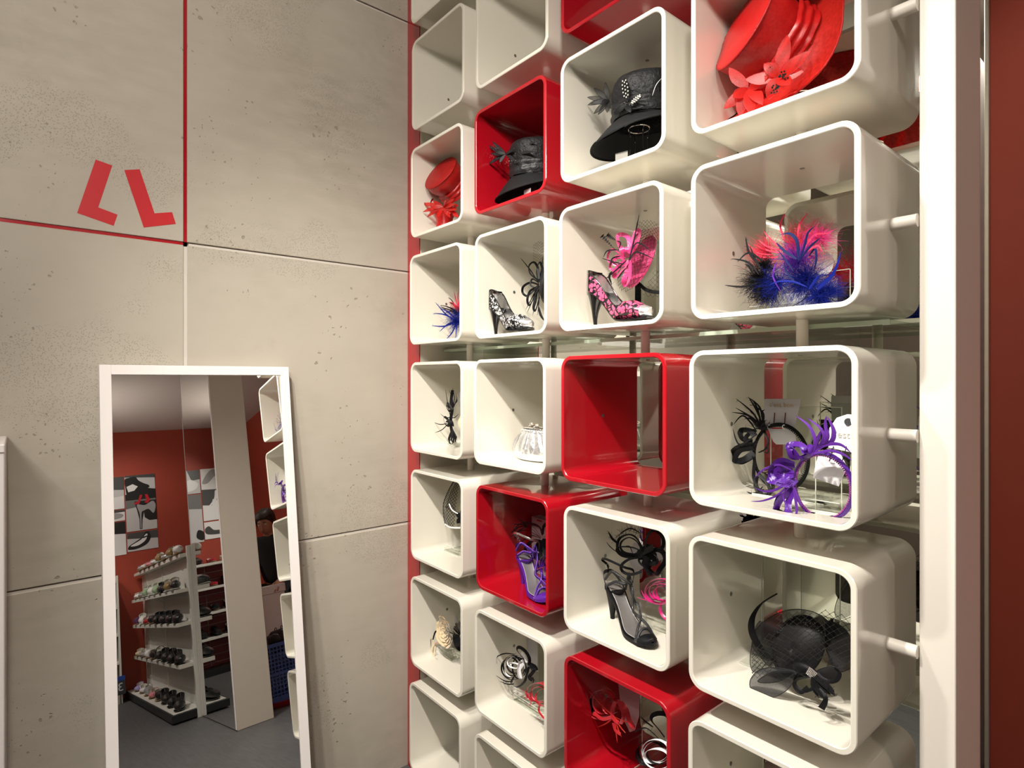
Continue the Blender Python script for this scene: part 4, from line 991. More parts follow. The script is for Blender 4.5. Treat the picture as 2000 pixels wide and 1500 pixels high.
# ---- second column, row 6
acrylic_stand('clear acrylic stand carrying the black and white ribbon fascinator', *PF(1052, 1.34, 6)[:2], fz(6) + .0002, .12, .17, .12)
T = TH('ribbon_fascinator', 'black and white curled ribbon fascinator in the lower white cube', 'fascinator', PF(1020, 1.30, 6), 'fascinators in the cubes')
def rings(T, cu, cv, Y, lst, m):
    for i, (du, dv, ru, rv, w, tlt) in enumerate(lst):
        q = MB(); q.strip([P(cu + du + ru * math.cos(a), cv + dv + rv * math.sin(a), Y + .010 * math.sin(a + i)) for a in [2 * PI * k / 30 + .3 * i for k in range(29)]], w, (tlt, 1, .3), .0006); T.part('ribbon_loop', q, m)
rings(T, 1000, 1300, 1.245, [(0, 0, 17, 20, .006, .3), (-4, 4, 17, 20, .005, .2), (6, -2, 16, 17, .006, .3), (2, 6, 22, 22, .004, .3), (14, 4, 13, 22, .005, .4)], BLACKS)
rings(T, 1003, 1306, 1.238, [(-2, 2, 15, 14, .004, .2), (16, 2, 7, 18, .008, .4), (6, -12, 18, 12, .004, .2), (4, -6, 10, 5, .006, .3)], WHITES)
for i, (sp, w) in enumerate(([[(1030, 1312), (1024, 1290), (1010, 1270), (1014, 1264), (1026, 1272), (1034, 1286), (1033, 1300)], .010], [[(1033, 1302), (1028, 1320), (1024, 1332), (1010, 1342), (998, 1334), (1004, 1322)], .008], [[(1035, 1300), (1042, 1310), (1034, 1322), (1040, 1328)], .012], [[(1032, 1296), (1044, 1302), (1048, 1310)], .012])):
    ribbon(T, [P(u, v, 1.235) for u, v in sp], w, BLACKS, (.4, 1, .3), 'ribbon')
ribbon(T, [P(1018, 1275, 1.228), P(1024, 1282, 1.226), P(1029, 1294, 1.228)], .009, WHITES, (1, .3, 0)); ribbon(T, [P(1022, 1296, 1.228), P(1015, 1308, 1.224), P(1018, 1325, 1.226)], .009, WHITES, (1, .3, 0))
for i, t in enumerate([((1006, 1278), (983, 1277), (960, 1289)), ((1002, 1331), (986, 1330), (967, 1318)), ((1004, 1336), (990, 1336), (975, 1330)), ((1040, 1322), (1042, 1328), (1041, 1334))]): feather(T, [P(*x, 1.24) for x in t], .005, BLACKF, seed=i, barbs=12)
T = TH('ribbon_fascinator', 'red curled ribbon fascinator beside the black and white ribbons', 'fascinator', PF(1058, 1.24, 6), 'fascinators in the cubes')
rings(T, 1050, 1352, 1.215, [(0, 0, 22, 18, .007, .3), (4, 4, 18, 15, .006, .2), (8, 0, 20, 20, .004, .3), (10, 10, 14, 16, .006, .2)], REDS)
ribbon(T, pf(1.215, (1056, 1374, 0), (1052, 1386, 0), (1060, 1400, 0), (1070, 1408, 0)), .006, REDS, name='ribbon_tail')
for t in ((1021, 1348), (1024, 1362), (1034, 1380)): feather(T, [P(1040, 1356, 1.21), P((1040 + t[0]) / 2, (1356 + t[1]) / 2 + 3, 1.21), P(*t, 1.21)], .003, PINKF, barbs=10)
q = MB(); q.box(-.028, .028, -.0004, .0004, -.05, .05); o = q.build('header_card', CARDG); o.location = P(1040, 1278, 1.375); tag(o, 'grey header card behind the black and white ribbon fascinator', 'card')

# ---- third column, row 3: pink disc fascinator
T = TH('disc_fascinator', 'bright pink disc fascinator with black net behind the pink flecked pump', 'fascinator', PF(1255, 1.33, 3), 'fascinators in the cubes')
cD = P(1250, 512, 1.33); AX = Vector((-.30, -1, .20)).normalized(); M = axis_m(cD, AX); Mi = M.to_3x3()
e1 = (P(1275, 470, 1.33) - P(1222, 560, 1.33)).normalized(); e1 = (e1 - AX * e1.dot(AX)).normalized(); e2 = AX.cross(e1)
def fD(a, b, lift=0):
    A = 2 * PI * a; rr_ = b; return cD + e1 * (.078 * rr_ * math.cos(A)) + e2 * (.050 * rr_ * math.sin(A)) + AX * (.020 * (1 - rr_ * rr_) + lift)
q = MB(); q.loft([[fD(k / 40, b) for k in range(40)] for b in (.01, .3, .55, .75, .9, 1)], True, False); dsk = T.part('disc', q, mat('pink sinamay', (.60, .045, .17), .5, bump=.8, bscale=300., var=.35, vscale=50.), solid=.002)
q = MB(); q.tube([fD(k / 40, 1) for k in range(40)], .0024, 6, True); T.part('disc_edge', q, PINK, dsk)
def fG(a, b):
    A = 2 * PI * (.5 + .5 * a) ; r_ = 1.22 * (b * 2 - 1); x = -1.15 + 2.3 * a; return cD + e1 * (.078 * x) + e2 * (.056 * r_) + AX * (.010 + .024 * max(0, 1 - .5 * (x * x + r_ * r_)))
veil(T, fG, 24, 20, r=.00045, knot=.0013, keep=lambda a, b: ((-1.15 + 2.3 * a) ** 2 + (1.22 * (b * 2 - 1)) ** 2) < 1.55)
def fG2(a, b): return P(1252 + 46 * a, 520 + 58 * b + 8 * math.sin(3 * a), 1.37)
veil(T, fG2, 10, 12, r=.0003, knot=.0009, keep=lambda a, b: a + .6 * b > .5 and b < .95)
def fG3(a, b): return P(1243 + 42 * a, 430 + 38 * b + 14 * (a - .5) ** 2 * 2, 1.30)
veil(T, fG3, 12, 10, r=.0003, knot=.0010)
for i, (sp, w) in enumerate(([[(1224, 500), (1210, 480), (1206, 462), (1216, 458), (1228, 466), (1230, 490), (1224, 502)], .013], [[(1226, 500), (1232, 478), (1240, 456), (1247, 452), (1242, 474), (1230, 496)], .014], [[(1220, 505), (1200, 488), (1190, 492), (1187, 506), (1196, 516), (1212, 518)], .006], [[(1218, 508), (1206, 500), (1194, 512), (1192, 524), (1204, 530)], .007], [[(1222, 510), (1210, 520), (1200, 532), (1202, 540), (1216, 528), (1226, 512)], .013], [[(1228, 508), (1224, 530), (1218, 548), (1222, 556), (1230, 540), (1230, 512)], .013], [[(1216, 502), (1202, 504), (1200, 516), (1216, 514)], .010])):
    ribbon(T, [P(u, v, 1.262 - .005 * (k % 3)) for k, (u, v) in enumerate(sp)], w, PINK, (.6, 1, .3), 'ribbon_loop')
loops(T, P(1223, 503, 1.262), [((.4, -.3, .8), .03, .02, .014, (.8, .5, 0)), ((-.3, -.3, .9), .03, .02, .014, (.8, .5, 0))], PINK)
for i, t in enumerate([((1228, 512), (1238, 470), (1249, 416)), ((1230, 498), (1245, 474), (1273, 492)), ((1230, 508), (1242, 492), (1278, 506)), ((1218, 516), (1200, 512), (1175, 504)), ((1206, 488), (1186, 490), (1178, 504)), ((1224, 508), (1205, 526), (1181, 546)), ((1206, 470), (1212, 475), (1206, 492)), ((1212, 500), (1196, 505), (1192, 520)), ((1222, 524), (1212, 536), (1206, 544))]):
    feather(T, [P(*x, 1.247) for x in t], .0048, BLACKF, seed=i, name='feather')
feather(T, [P(1196, 530, 1.26), P(1190, 540, 1.26), P(1195, 556, 1.27)], .007, BLACKF, barbs=40, bl=.012)
for k, (a, b) in enumerate((((1198, 484), (1175, 460)), ((1204, 470), (1186, 459)))):
    q = MB(); A, B = P(*a, 1.25), P(*b, 1.25); d = (B - A).normalized(); s_ = VIEW.cross(d).normalized(); q.tube([A - d * .012, B], .0006, 4)
    for i in range(6):
        t = .15 + .15 * i; p = A + (B - A) * t; w_ = .003 + .0012 * i; q.add([p - d * .002, p + s_ * w_ + d * .004, p + d * .006, p - s_ * w_ + d * .004, p + d * .003 + VIEW * .0008, p + d * .003 - VIEW * .0008], [(0, 1, 4), (1, 2, 4), (2, 3, 4), (3, 0, 4), (1, 0, 5), (2, 1, 5), (3, 2, 5), (0, 3, 5)])
    T.part('notched_feather', q, BLACKF)
ribbon(T, pf(1.345, (1246, 552, 0), (1262, 566, .0), (1284, 571, .0), (1300, 570, 0)), .010, BLACKM, (0, .2, 1), 'band')

# ---- third column, row 5
e = thing('display_card_stand', 'bent clear stand holding a grey card behind the black ribbon fascinator', 'display stand', PF(1278, 1.36, 5) + Vector((0, 0, .0002)), 0, 'clear acrylic stands')
q = MB(); q.box(-.03, .06, .0, .003, .003, .15); q.build('back_panel', ACR, e); q = MB(); q.box(-.03, .06, -.10, .003, 0, .003); q.build('base_plate', ACR, e); q = MB(); q.box(-.03, .06, -.1012, -.10, 0, .003); q.build('polished_edge', ACRE, e)
q = MB(); q.prism([P(1226, 1090, 1.345), P(1238, 1060, 1.345), P(1290, 1072, 1.345), P(1298, 1090, 1.345), P(1240, 1118, 1.345)], (0, 1, 0), .0008); q.v = [p - e.location for p in q.v]; q.build('header_card', CARDG, e)
T = TH('ribbon_fascinator', 'big black looped ribbon fascinator above the black sandal', 'fascinator', PF(1262, 1.30, 5), 'fascinators in the cubes')
for i, (sp, w) in enumerate(([[(1258, 1078), (1244, 1052), (1228, 1044), (1210, 1052), (1206, 1070), (1216, 1082), (1240, 1088), (1256, 1082)], .008], [[(1256, 1080), (1244, 1058), (1228, 1050), (1214, 1058), (1212, 1070), (1222, 1080), (1250, 1084)], .006], [[(1258, 1080), (1238, 1070), (1214, 1068), (1204, 1074), (1216, 1086), (1244, 1090)], .006], [[(1260, 1074), (1262, 1052), (1274, 1036), (1288, 1040), (1296, 1056), (1292, 1072), (1278, 1072)], .009], [[(1258, 1088), (1230, 1092), (1214, 1104), (1216, 1116), (1232, 1122), (1254, 1116)], .008], [[(1262, 1084), (1280, 1074), (1294, 1078), (1300, 1094), (1290, 1110), (1280, 1122), (1266, 1114)], .013], [[(1262, 1086), (1270, 1100), (1282, 1098), (1282, 1084), (1270, 1076)], .012], [[(1258, 1076), (1262, 1092), (1262, 1108), (1274, 1122)], .016], [[(1240, 1086), (1258, 1078), (1276, 1068)], .016])):
    ribbon(T, [P(u, v, 1.265 - .006 * (k % 3)) for k, (u, v) in enumerate(sp)], w, BLACKS, (.5, 1, .3), 'ribbon_loop')
loopfan(T, P(1262, 1086, 1.27), 7, .026, .02, .012, BLACKS, 0, 360, 4)
feather(T, [P(1208, 1062, 1.26), P(1196, 1052, 1.25), P(1188, 1038, 1.25)], .008, BLACKF, barbs=40, seed=4); feather(T, [P(1204, 1078, 1.26), P(1192, 1068, 1.25), P(1184, 1058, 1.25)], .003, BLACKF)
feather(T, [P(1252, 1042, 1.26), P(1230, 1032, 1.26), P(1204, 1048, 1.26)], .004, BLACKF, barbs=90, bl=.018, seed=9); feather(T, [P(1236, 1082, 1.25), P(1230, 1068, 1.25), P(1222, 1066, 1.25)], .003, BLACKF)
T = TH('ribbon_fascinator', 'fuchsia curled ribbon fascinator behind the black sandal', 'fascinator', PF(1292, 1.28, 5), 'fascinators in the cubes')
rings(T, 1292, 1154, 1.262, [(0, 0, 32, 24, .006, .3), (2, 0, 26, 19, .006, .2), (6, 4, 22, 14, .006, .3), (-2, 6, 30, 20, .004, .2), (8, 0, 18, 22, .005, .3)], FUCHSIA)
ribbon(T, pf(1.255, (1300, 1172, 0), (1291, 1180, 0), (1290, 1194, 0), (1298, 1206, 0), (1306, 1210, 0)), .008, FUCHSIA, name='ribbon_tail')
for t in ((1244, 1166), (1278, 1178), (1252, 1152)): feather(T, [P(1262, 1172, 1.25), P((1262 + t[0]) / 2, (1172 + t[1]) / 2 + 1, 1.25), P(*t, 1.25)], .003, FUCHSIA)

# ---- third column, row 6
e = thing('display_card_stand', 'clear acrylic stand carrying the red ribbon fascinator in the low red cube', 'display stand', PF(1262, 1.30, 6) + Vector((0, 0, .0002)), 0, 'clear acrylic stands')
q = MB(); q.box(-.052, .10, .05, .053, .003, .225); q.build('back_panel', ACR, e); q = MB(); q.box(-.052, .10, -.06, .053, 0, .003); q.build('base_plate', ACR, e)
q = MB(); q.box(-.0535, -.052, .05, .053, 0, .226); q.box(-.052, .10, .05, .053, .225, .2262); q.box(-.0535, -.052, -.06, .053, 0, .003); q.box(-.052, .10, -.0612, -.06, 0, .003); q.build('polished_edge', ACRE, e)
T = TH('ribbon_fascinator', 'shiny red looped ribbon fascinator on the stand in the low red cube', 'fascinator', PF(1200, 1.28, 6), 'fascinators in the cubes')
rings(T, 1176, 1374, 1.255, [(0, 0, 26, 26, .009, .3), (4, -4, 22, 24, .007, .2), (14, 2, 12, 16, .010, .4), (24, 6, 9, 13, .010, .3), (-2, 6, 28, 26, .004, .2)], REDS)
for i, (sp, w) in enumerate(([[(1202, 1370), (1196, 1386), (1198, 1402), (1208, 1412)], .011], [[(1208, 1370), (1214, 1384), (1218, 1400), (1212, 1414)], .010], [[(1212, 1372), (1222, 1384), (1228, 1404), (1236, 1420), (1232, 1424)], .013], [[(1160, 1392), (1176, 1404), (1196, 1400)], .009], [[(1206, 1368), (1214, 1376), (1222, 1392)], .010], [[(1198, 1412), (1202, 1426), (1212, 1434)], .008])):
    ribbon(T, [P(u, v, 1.24) for u, v in sp], w, REDS, (.7, 1, .2), 'ribbon')
for t in ((1240, 1412), (1214, 1440), (1206, 1452), (1168, 1420), (1150, 1350), (1222, 1432)): feather(T, [P(1200, 1400, 1.24), P((1200 + t[0]) / 2, (1400 + t[1]) / 2 + 3, 1.24), P(*t, 1.24)], .004, mat('red feather', (.50, .02, .01), .5))
e = thing('header_card', 'mauve hanging card with a hole above the red ribbon fascinator', 'card', P(1228, 1370, 1.34))
q = MB(); pts = [P(u, v, 1.34) - e.location for u, v in ((1207, 1330), (1210, 1322), (1220, 1324), (1246, 1340), (1250, 1352), (1248, 1400), (1240, 1426), (1230, 1430), (1214, 1398))]; q.prism(pts, (0, 1, 0), .0008); q.build('card_sheet', CARDG, e)
q = MB(); q.tube([P(1227, 1330, 1.3395) - e.location, P(1227, 1330, 1.3385) - e.location], .0052, 14); q.build('hang_hole', REDPL, e)
T = TH('ribbon_headband', 'black headband with black and white ribbon loops in the low red cube', 'headband', PF(1290, 1.23, 6), 'fascinators in the cubes')
rings(T, 1274, 1468, 1.205, [(0, 0, 28, 25, .007, .3), (-4, 4, 28, 24, .005, .2), (14, 4, 24, 20, .005, .2)], BLACKS)
rings(T, 1282, 1466, 1.198, [(-2, 0, 26, 22, .006, .3), (0, 10, 24, 14, .009, .4), (4, 8, 30, 28, .004, .2)], WHITES)
ribbon(T, pf(1.22, (1298, 1440, 0), (1286, 1424, 0), (1273, 1408, 0), (1274, 1398, 0), (1288, 1393, 0), (1304, 1398, 0), (1310, 1420, 0)), .011, BLACKM, (.3, 1, .2), 'band'); feather(T, pf(1.22, (1276, 1420, 0), (1262, 1410, 0), (1252, 1400, 0)), .005, BLACKF, barbs=20); feather(T, pf(1.22, (1290, 1446, 0), (1262, 1422, 0), (1240, 1430, 0)), .004, BLACKF, barbs=30)
#==C4==

# ---- fourth column, row 3: three feather fascinators
T = TH('feather_fascinator', 'large coral pink feather fascinator behind the royal blue one', 'fascinator', PF(1570, 1.38, 3), 'fascinators in the cubes')
c = P(1560, 486, 1.36); fluff(T, c, .085, 620, PINKF, (.25, -.1, .25), 1.2, seed=11); fluff(T, P(1598, 466, 1.35), .05, 420, mat('magenta feather', (.80, .05, .28), .6), (.3, -.1, .4), 1.2, seed=12)
fluff(T, P(1500, 492, 1.34), .06, 380, PINKF, (-.6, -.1, .1), 1.1, seed=13)
for i, t in enumerate([((1532, 470), (1524, 440), (1533, 417)), ((1558, 462), (1562, 438), (1578, 416)), ((1540, 492), (1514, 476), (1490, 450)), ((1530, 490), (1500, 482), (1480, 468)), ((1528, 494), (1496, 488), (1476, 478)), ((1510, 498), (1480, 494), (1460, 476)), ((1520, 502), (1490, 502), (1462, 490)), ((1570, 490), (1590, 460), (1618, 457)), ((1570, 494), (1596, 480), (1606, 492))]):
    feather(T, [P(*x, 1.325) for x in t], .0048, PINKF, seed=i, barbs=16)
T = TH('feather_fascinator', 'large royal blue feather fascinator in the big white cube', 'fascinator', PF(1580, 1.30, 3), 'fascinators in the cubes')
c = P(1575, 548, 1.265); fluff(T, c, .066, 900, BLUEF, (-.2, -.15, .05), 1.3, seed=21, w=.0007); fluff(T, P(1600, 575, 1.255), .058, 620, BLUEF, (.5, -.1, -.25), 1.3, seed=22, w=.0007)
fluff(T, P(1560, 512, 1.27), .062, 460, mat('violet feather', (.12, .02, .32), .65, spec=.15), (-.5, -.1, .5), 1.2, seed=23); fluff(T, P(1522, 555, 1.27), .06, 420, BLUEF, (-.7, -.1, 0), 1.1, seed=24)
fluff(T, P(1618, 568, 1.25), .034, 200, BLUEF, (.9, -.1, .0), 1., seed=25)
for i, (t, w) in enumerate([([(1560, 510), (1556, 470), (1540, 456), (1521, 460)], .011), ([(1562, 508), (1572, 478), (1578, 455), (1592, 441)], .007), ([(1566, 502), (1584, 480), (1603, 464)], .007), ([(1556, 506), (1532, 490), (1516, 474)], .010), ([(1550, 530), (1536, 510), (1519, 488)], .006), ([(1580, 500), (1592, 486), (1594, 510), (1588, 530)], .007), ([(1560, 560), (1536, 530), (1532, 510)], .006), ([(1590, 562), (1620, 542), (1634, 520), (1642, 492)], .009), ([(1596, 566), (1616, 548), (1632, 534)], .010), ([(1575, 560), (1548, 550), (1520, 550), (1500, 558)], .006), ([(1580, 565), (1592, 548), (1600, 536)], .008)]):
    feather(T, [P(*x, 1.225 - .002 * i) for x in t], w * .72, mat('dark blue feather', (.004, .010, .070), .65, spec=.15) if i < 7 else BLUEF, seed=i)
feather(T, [P(1580, 568, 1.23), P(1570, 585, 1.22), P(1545, 599, 1.22)], .003, BLACKF); feather(T, [P(1516, 512, 1.25), P(1510, 540, 1.245), P(1526, 571, 1.24)], .004, mat('violet feather', (.12, .02, .32), .65, spec=.15))
T = TH('feather_fascinator', 'large black feather fascinator at the left of the royal blue one', 'fascinator', PF(1485, 1.30, 3), 'fascinators in the cubes')
c = P(1490, 548, 1.275); fluff(T, c, .060, 1000, BLACKF, (-.5, -.2, -.15), 1.2, seed=31, w=.0007); fluff(T, P(1494, 520, 1.28), .035, 420, BLACKF, (.1, -.1, .3), 1.2, seed=32); fluff(T, P(1496, 570, 1.27), .045, 420, BLACKF, (0, 0, -.6), 1., seed=33)
for i, t in enumerate([((1478, 515), (1462, 490), (1456, 462)), ((1486, 525), (1474, 505), (1465, 480)), ((1490, 510), (1462, 494), (1440, 512)), ((1482, 536), (1460, 512), (1428, 505)), ((1480, 552), (1450, 560), (1415, 557)), ((1484, 555), (1480, 575), (1478, 594)), ((1484, 570), (1476, 580), (1466, 581)), ((1476, 548), (1468, 545), (1462, 552)), ((1472, 535), (1462, 520), (1455, 516))]):
    feather(T, [P(*x, 1.245) for x in t], .0055, BLACKF, seed=i, barbs=10)
acrylic_stand('clear acrylic stand under the large feather fascinators', *PF(1560, 1.345, 3)[:2], fz(3) + .0002, .17, .10, .12)
e = thing('header_card', 'white oval hanging card behind the royal blue feathers', 'card', P(1608, 514, 1.40))
q = MB(); q.prism([P(1608 + 20 * math.cos(a), 514 + 23 * math.sin(a), 1.40) - e.location for a in [2 * PI * i / 28 for i in range(28)]], (0, 1, 0), .0008); q.build('card_sheet', CARD, e)
q = MB(); q.prism([P(1586 + 6 * math.cos(a), 502 + 4 * math.sin(a), 1.399) - e.location for a in [2 * PI * i / 16 for i in range(16)]], (0, 1, 0), .0006); q.build('hang_hole', SIGNK, e)
o = text('printed_lettering', 'on', .016, INK, e, P(1597, 525, 1.3988) - e.location, (R(90), 0, 0))
e = thing('header_card', 'white square card standing low behind the blue feathers', 'card', P(1540, 592, 1.33))
q = MB(); q.box(-.045, .05, 0, .0008, -.018, .022); q.build('card_sheet', CARD, e)

# ---- fourth column, row 4: two headbands on an acrylic stand
e = thing('acrylic_stand', 'tall clear acrylic stand behind the purple and black headbands', 'display stand', PF(1560, 1.36, 4) + Vector((0, 0, .0002)), 0, 'clear acrylic stands')
q = MB(); q.box(-.085, .075, .04, .043, .003, .205); q.build('back_panel', ACR, e); q = MB(); q.box(-.085, .075, -.05, .043, 0, .003); q.build('base_plate', ACR, e); q = MB(); q.box(-.085, .075, -.05, -.047, .003, .025); q.build('front_lip', ACR, e)
q = MB(); q.box(-.0865, -.085, .04, .043, 0, .2065); q.box(.075, .0765, .04, .043, 0, .2065); q.box(-.085, .075, .04, .043, .205, .2065); q.box(-.0865, -.085, -.05, .043, 0, .003); q.box(-.085, .075, -.0512, -.05, 0, .003); q.build('polished_edge', ACRE, e)
e = thing('acrylic_stand', 'low clear acrylic stand holding up the purple headband', 'display stand', PF(1606, 1.27, 4) + Vector((0, 0, .0002)), 0, 'clear acrylic stands')
q = MB(); q.box(-.022, .045, .022, .025, .003, .115); q.build('back_panel', ACR, e); q = MB(); q.box(-.022, .045, -.03, .025, 0, .003); q.build('base_plate', ACR, e); q = MB(); q.box(-.022, .045, -.03, -.027, .003, .022); q.build('front_lip', ACR, e)
q = MB(); q.box(-.0235, -.022, .022, .025, 0, .116); q.box(.045, .0465, .022, .025, 0, .116); q.box(-.022, .045, -.0312, -.030, 0, .003); q.box(-.022, .045, -.03, -.027, .022, .0235); q.build('polished_edge', ACRE, e)
T = TH('fascinator_headband', 'black headband with feathers and ribbon loops hanging from a grey card', 'headband', PF(1520, 1.34, 4), 'fascinators in the cubes')
cb = P(1524, 893, 1.345); rx = (P(1577, 893, 1.345).x - P(1471, 893, 1.345).x) / 2; rz = (P(1524, 829, 1.345).z - P(1524, 957, 1.345).z) / 2
headband(T, cb, rx, rz, BLACKM, mat('black beading', (.015, .015, .015), .3), 50, .012)
for i, (sp, w) in enumerate(([[(1470, 862), (1452, 858), (1446, 848), (1450, 840), (1466, 842), (1474, 852)], .014], [[(1470, 868), (1450, 872), (1436, 878), (1430, 888), (1438, 900), (1456, 896), (1472, 884)], .016], [[(1472, 876), (1446, 880), (1436, 896), (1450, 902), (1470, 892)], .013], [[(1476, 840), (1460, 850), (1456, 862), (1466, 872), (1478, 862)], .010], [[(1478, 930), (1476, 950), (1486, 966), (1500, 966), (1510, 952), (1500, 930), (1484, 920)], .010], [[(1480, 926), (1496, 940), (1504, 960), (1494, 968)], .008], [[(1474, 900), (1472, 930), (1478, 950), (1490, 968)], .008], [[(1490, 838), (1500, 860), (1496, 876), (1482, 884)], .005])):
    ribbon(T, [P(u, v, 1.325 - .005 * (k % 3)) for k, (u, v) in enumerate(sp)], w, BLACKS, (.5, 1, .3), 'ribbon_loop')
for i, t in enumerate([((1484, 830), (1470, 806), (1437, 778)), ((1486, 830), (1468, 815), (1436, 796)), ((1484, 836), (1462, 812), (1429, 805)), ((1488, 826), (1476, 798), (1461, 774)), ((1490, 828), (1484, 796), (1462, 776)), ((1478, 842), (1452, 812), (1432, 830)), ((1490, 830), (1490, 806), (1468, 790)), ((1476, 850), (1444, 868), (1431, 836)), ((1494, 828), (1488, 806), (1494, 800)), ((1480, 834), (1466, 818), (1454, 818)), ((1490, 950), (1470, 970), (1448, 962)), ((1492, 956), (1474, 964), (1446, 970)), ((1486, 960), (1470, 964), (1458, 960)), ((1500, 962), (1496, 970), (1488, 972)), ((1486, 880), (1500, 884), (1498, 864)), ((1488, 838), (1480, 800), (1470, 782))]):
    feather(T, [P(*x, 1.31) for x in t], .0048, BLACKF, seed=i, barbs=10 if i % 3 == 0 else 0)
fluff(T, P(1486, 838, 1.315), .028, 160, BLACKF, (.1, -.1, .8), .8, seed=44, w=.0012)
e = thing('header_card', 'grey folded header card with gold lettering, holding the black headband', 'card', P(1526, 800, 1.352))
def card(e, pts, Y, m, name='card_sheet'): q = MB(); q.prism([P(u, v, Y) - e.location for u, v in pts], (0, 1, 0), .0008); return q.build(name, m, e)
card(e, [(1493, 779), (1565, 779), (1560, 800), (1552, 835), (1494, 835), (1492, 800)], 1.352, CARDG); card(e, [(1500, 838), (1552, 838), (1556, 868), (1516, 868), (1510, 862)], 1.356, mat('pale grey card', (.62, .61, .62), .5), 'card_flap')
text('printed_lettering', "c'est bon", .0155, INK, e, P(1526, 791, 1.3505) - e.location, (R(90), 0, 0))
q = MB()
for u in (1513, 1534): q.tube([P(u, 806, 1.3505) - e.location, P(u - 2, 832, 1.3505) - e.location], .0012, 5)
q.build('slot', mat('dark red slot', (.12, .01, .015), .5), e)
q = MB()
for u in (1502, 1531): q.tube([P(u + 3 * math.cos(a), 834 + 4 * math.sin(a), 1.333) - e.location for a in [PI * .3 + 1.5 * PI * i / 12 for i in range(12)]], .0009, 5)
q.build('loop_tie', WHITES, e)
T = TH('fascinator_headband', 'purple headband with satin loops and feathers in front of the black one', 'headband', PF(1600, 1.22, 4), 'fascinators in the cubes')
Yp = 1.222; cb = P(1607, 950, Yp); rx = (P(1664, 950, Yp).x - P(1550, 950, Yp).x) / 2; rz = (P(1607, 886, Yp).z - P(1607, 1015, Yp).z) / 2
headband(T, cb, rx, rz, PURP, mat('magenta beading', (.26, .012, .22), .35, sheen=.4), 34, .014)
for i, (sp, w) in enumerate(([[(1560, 896), (1550, 882), (1540, 876), (1544, 868), (1562, 868), (1574, 878), (1576, 890), (1562, 896)], .012], [[(1560, 894), (1546, 892), (1542, 878), (1552, 868), (1566, 872), (1572, 886)], .012], [[(1552, 908), (1528, 904), (1512, 912), (1508, 926), (1520, 940), (1540, 944), (1552, 934)], .018], [[(1552, 906), (1530, 898), (1514, 904), (1508, 916), (1514, 934), (1534, 940), (1550, 928)], .010], [[(1548, 918), (1528, 916), (1518, 922), (1530, 930), (1550, 926)], .016], [[(1546, 940), (1540, 960), (1524, 976), (1516, 996), (1526, 1006), (1538, 998), (1540, 980), (1550, 956)], .014], [[(1546, 944), (1532, 964), (1520, 970), (1514, 986)], .007], [[(1510, 932), (1504, 938), (1516, 940), (1524, 938)], .014], [[(1574, 880), (1582, 872), (1584, 886), (1572, 894)], .012])):
    ribbon(T, [P(u, v, 1.195 - .004 * (k % 3)) for k, (u, v) in enumerate(sp)], w, PURP, (.55, 1, .3), 'ribbon_loop')
for i, (t, w) in enumerate([([(1582, 888), (1592, 862), (1580, 832), (1554, 812)], .007), ([(1588, 886), (1608, 858), (1604, 838), (1576, 816)], .007), ([(1596, 878), (1616, 856), (1612, 830), (1614, 812)], .008), ([(1600, 872), (1624, 862), (1628, 840), (1616, 814)], .010), ([(1600, 876), (1610, 866), (1616, 830)], .006), ([(1584, 890), (1608, 870), (1640, 868), (1662, 884)], .008), ([(1584, 888), (1620, 880), (1648, 888), (1664, 900)], .006), ([(1548, 920), (1520, 908), (1490, 918), (1474, 934)], .005), ([(1546, 936), (1520, 954), (1496, 960), (1474, 953)], .006), ([(1544, 942), (1520, 966), (1490, 978), (1466, 979)], .005), ([(1550, 950), (1554, 976), (1556, 1000), (1550, 1012)], .006), ([(1552, 952), (1560, 976), (1566, 990)], .004), ([(1548, 946), (1530, 966), (1536, 986), (1550, 1004)], .004), ([(1590, 882), (1600, 850), (1608, 838)], .006)]):
    feather(T, [P(*x, 1.185) for x in t], w, mat('purple feather', (.10, .022, .26), .6, spec=.2), seed=i)
e = thing('header_card', 'bright white header card standing behind the purple headband', 'card', P(1640, 850, 1.262))
card(e, [(1620, 836), (1634, 816), (1655, 809), (1690, 812), (1694, 890), (1618, 874)], 1.262, CARD); card(e, [(1594, 902), (1600, 886), (1640, 884), (1655, 912), (1638, 950), (1588, 933)], 1.255, CARD, 'card_flap')
q = MB(); q.tube([P(1657, 824, 1.2615) - e.location, P(1657, 824, 1.2605) - e.location], .0075, 16); q.build('hang_hole', SIGNK, e)
text('printed_lettering', "c'est bon", .020, mat('pale gold ink', (.55, .50, .42), .5), e, P(1660, 850, 1.2605) - e.location, (R(90), 0, 0))
q = MB()
for u in (1628, 1653): q.tube([P(u, 872, 1.2606) - e.location, P(u - 4, 890, 1.24) - e.location, P(u - 8, 900, 1.2505) - e.location], .0010, 5)
q.build('loop_tie', BLACKM, e)

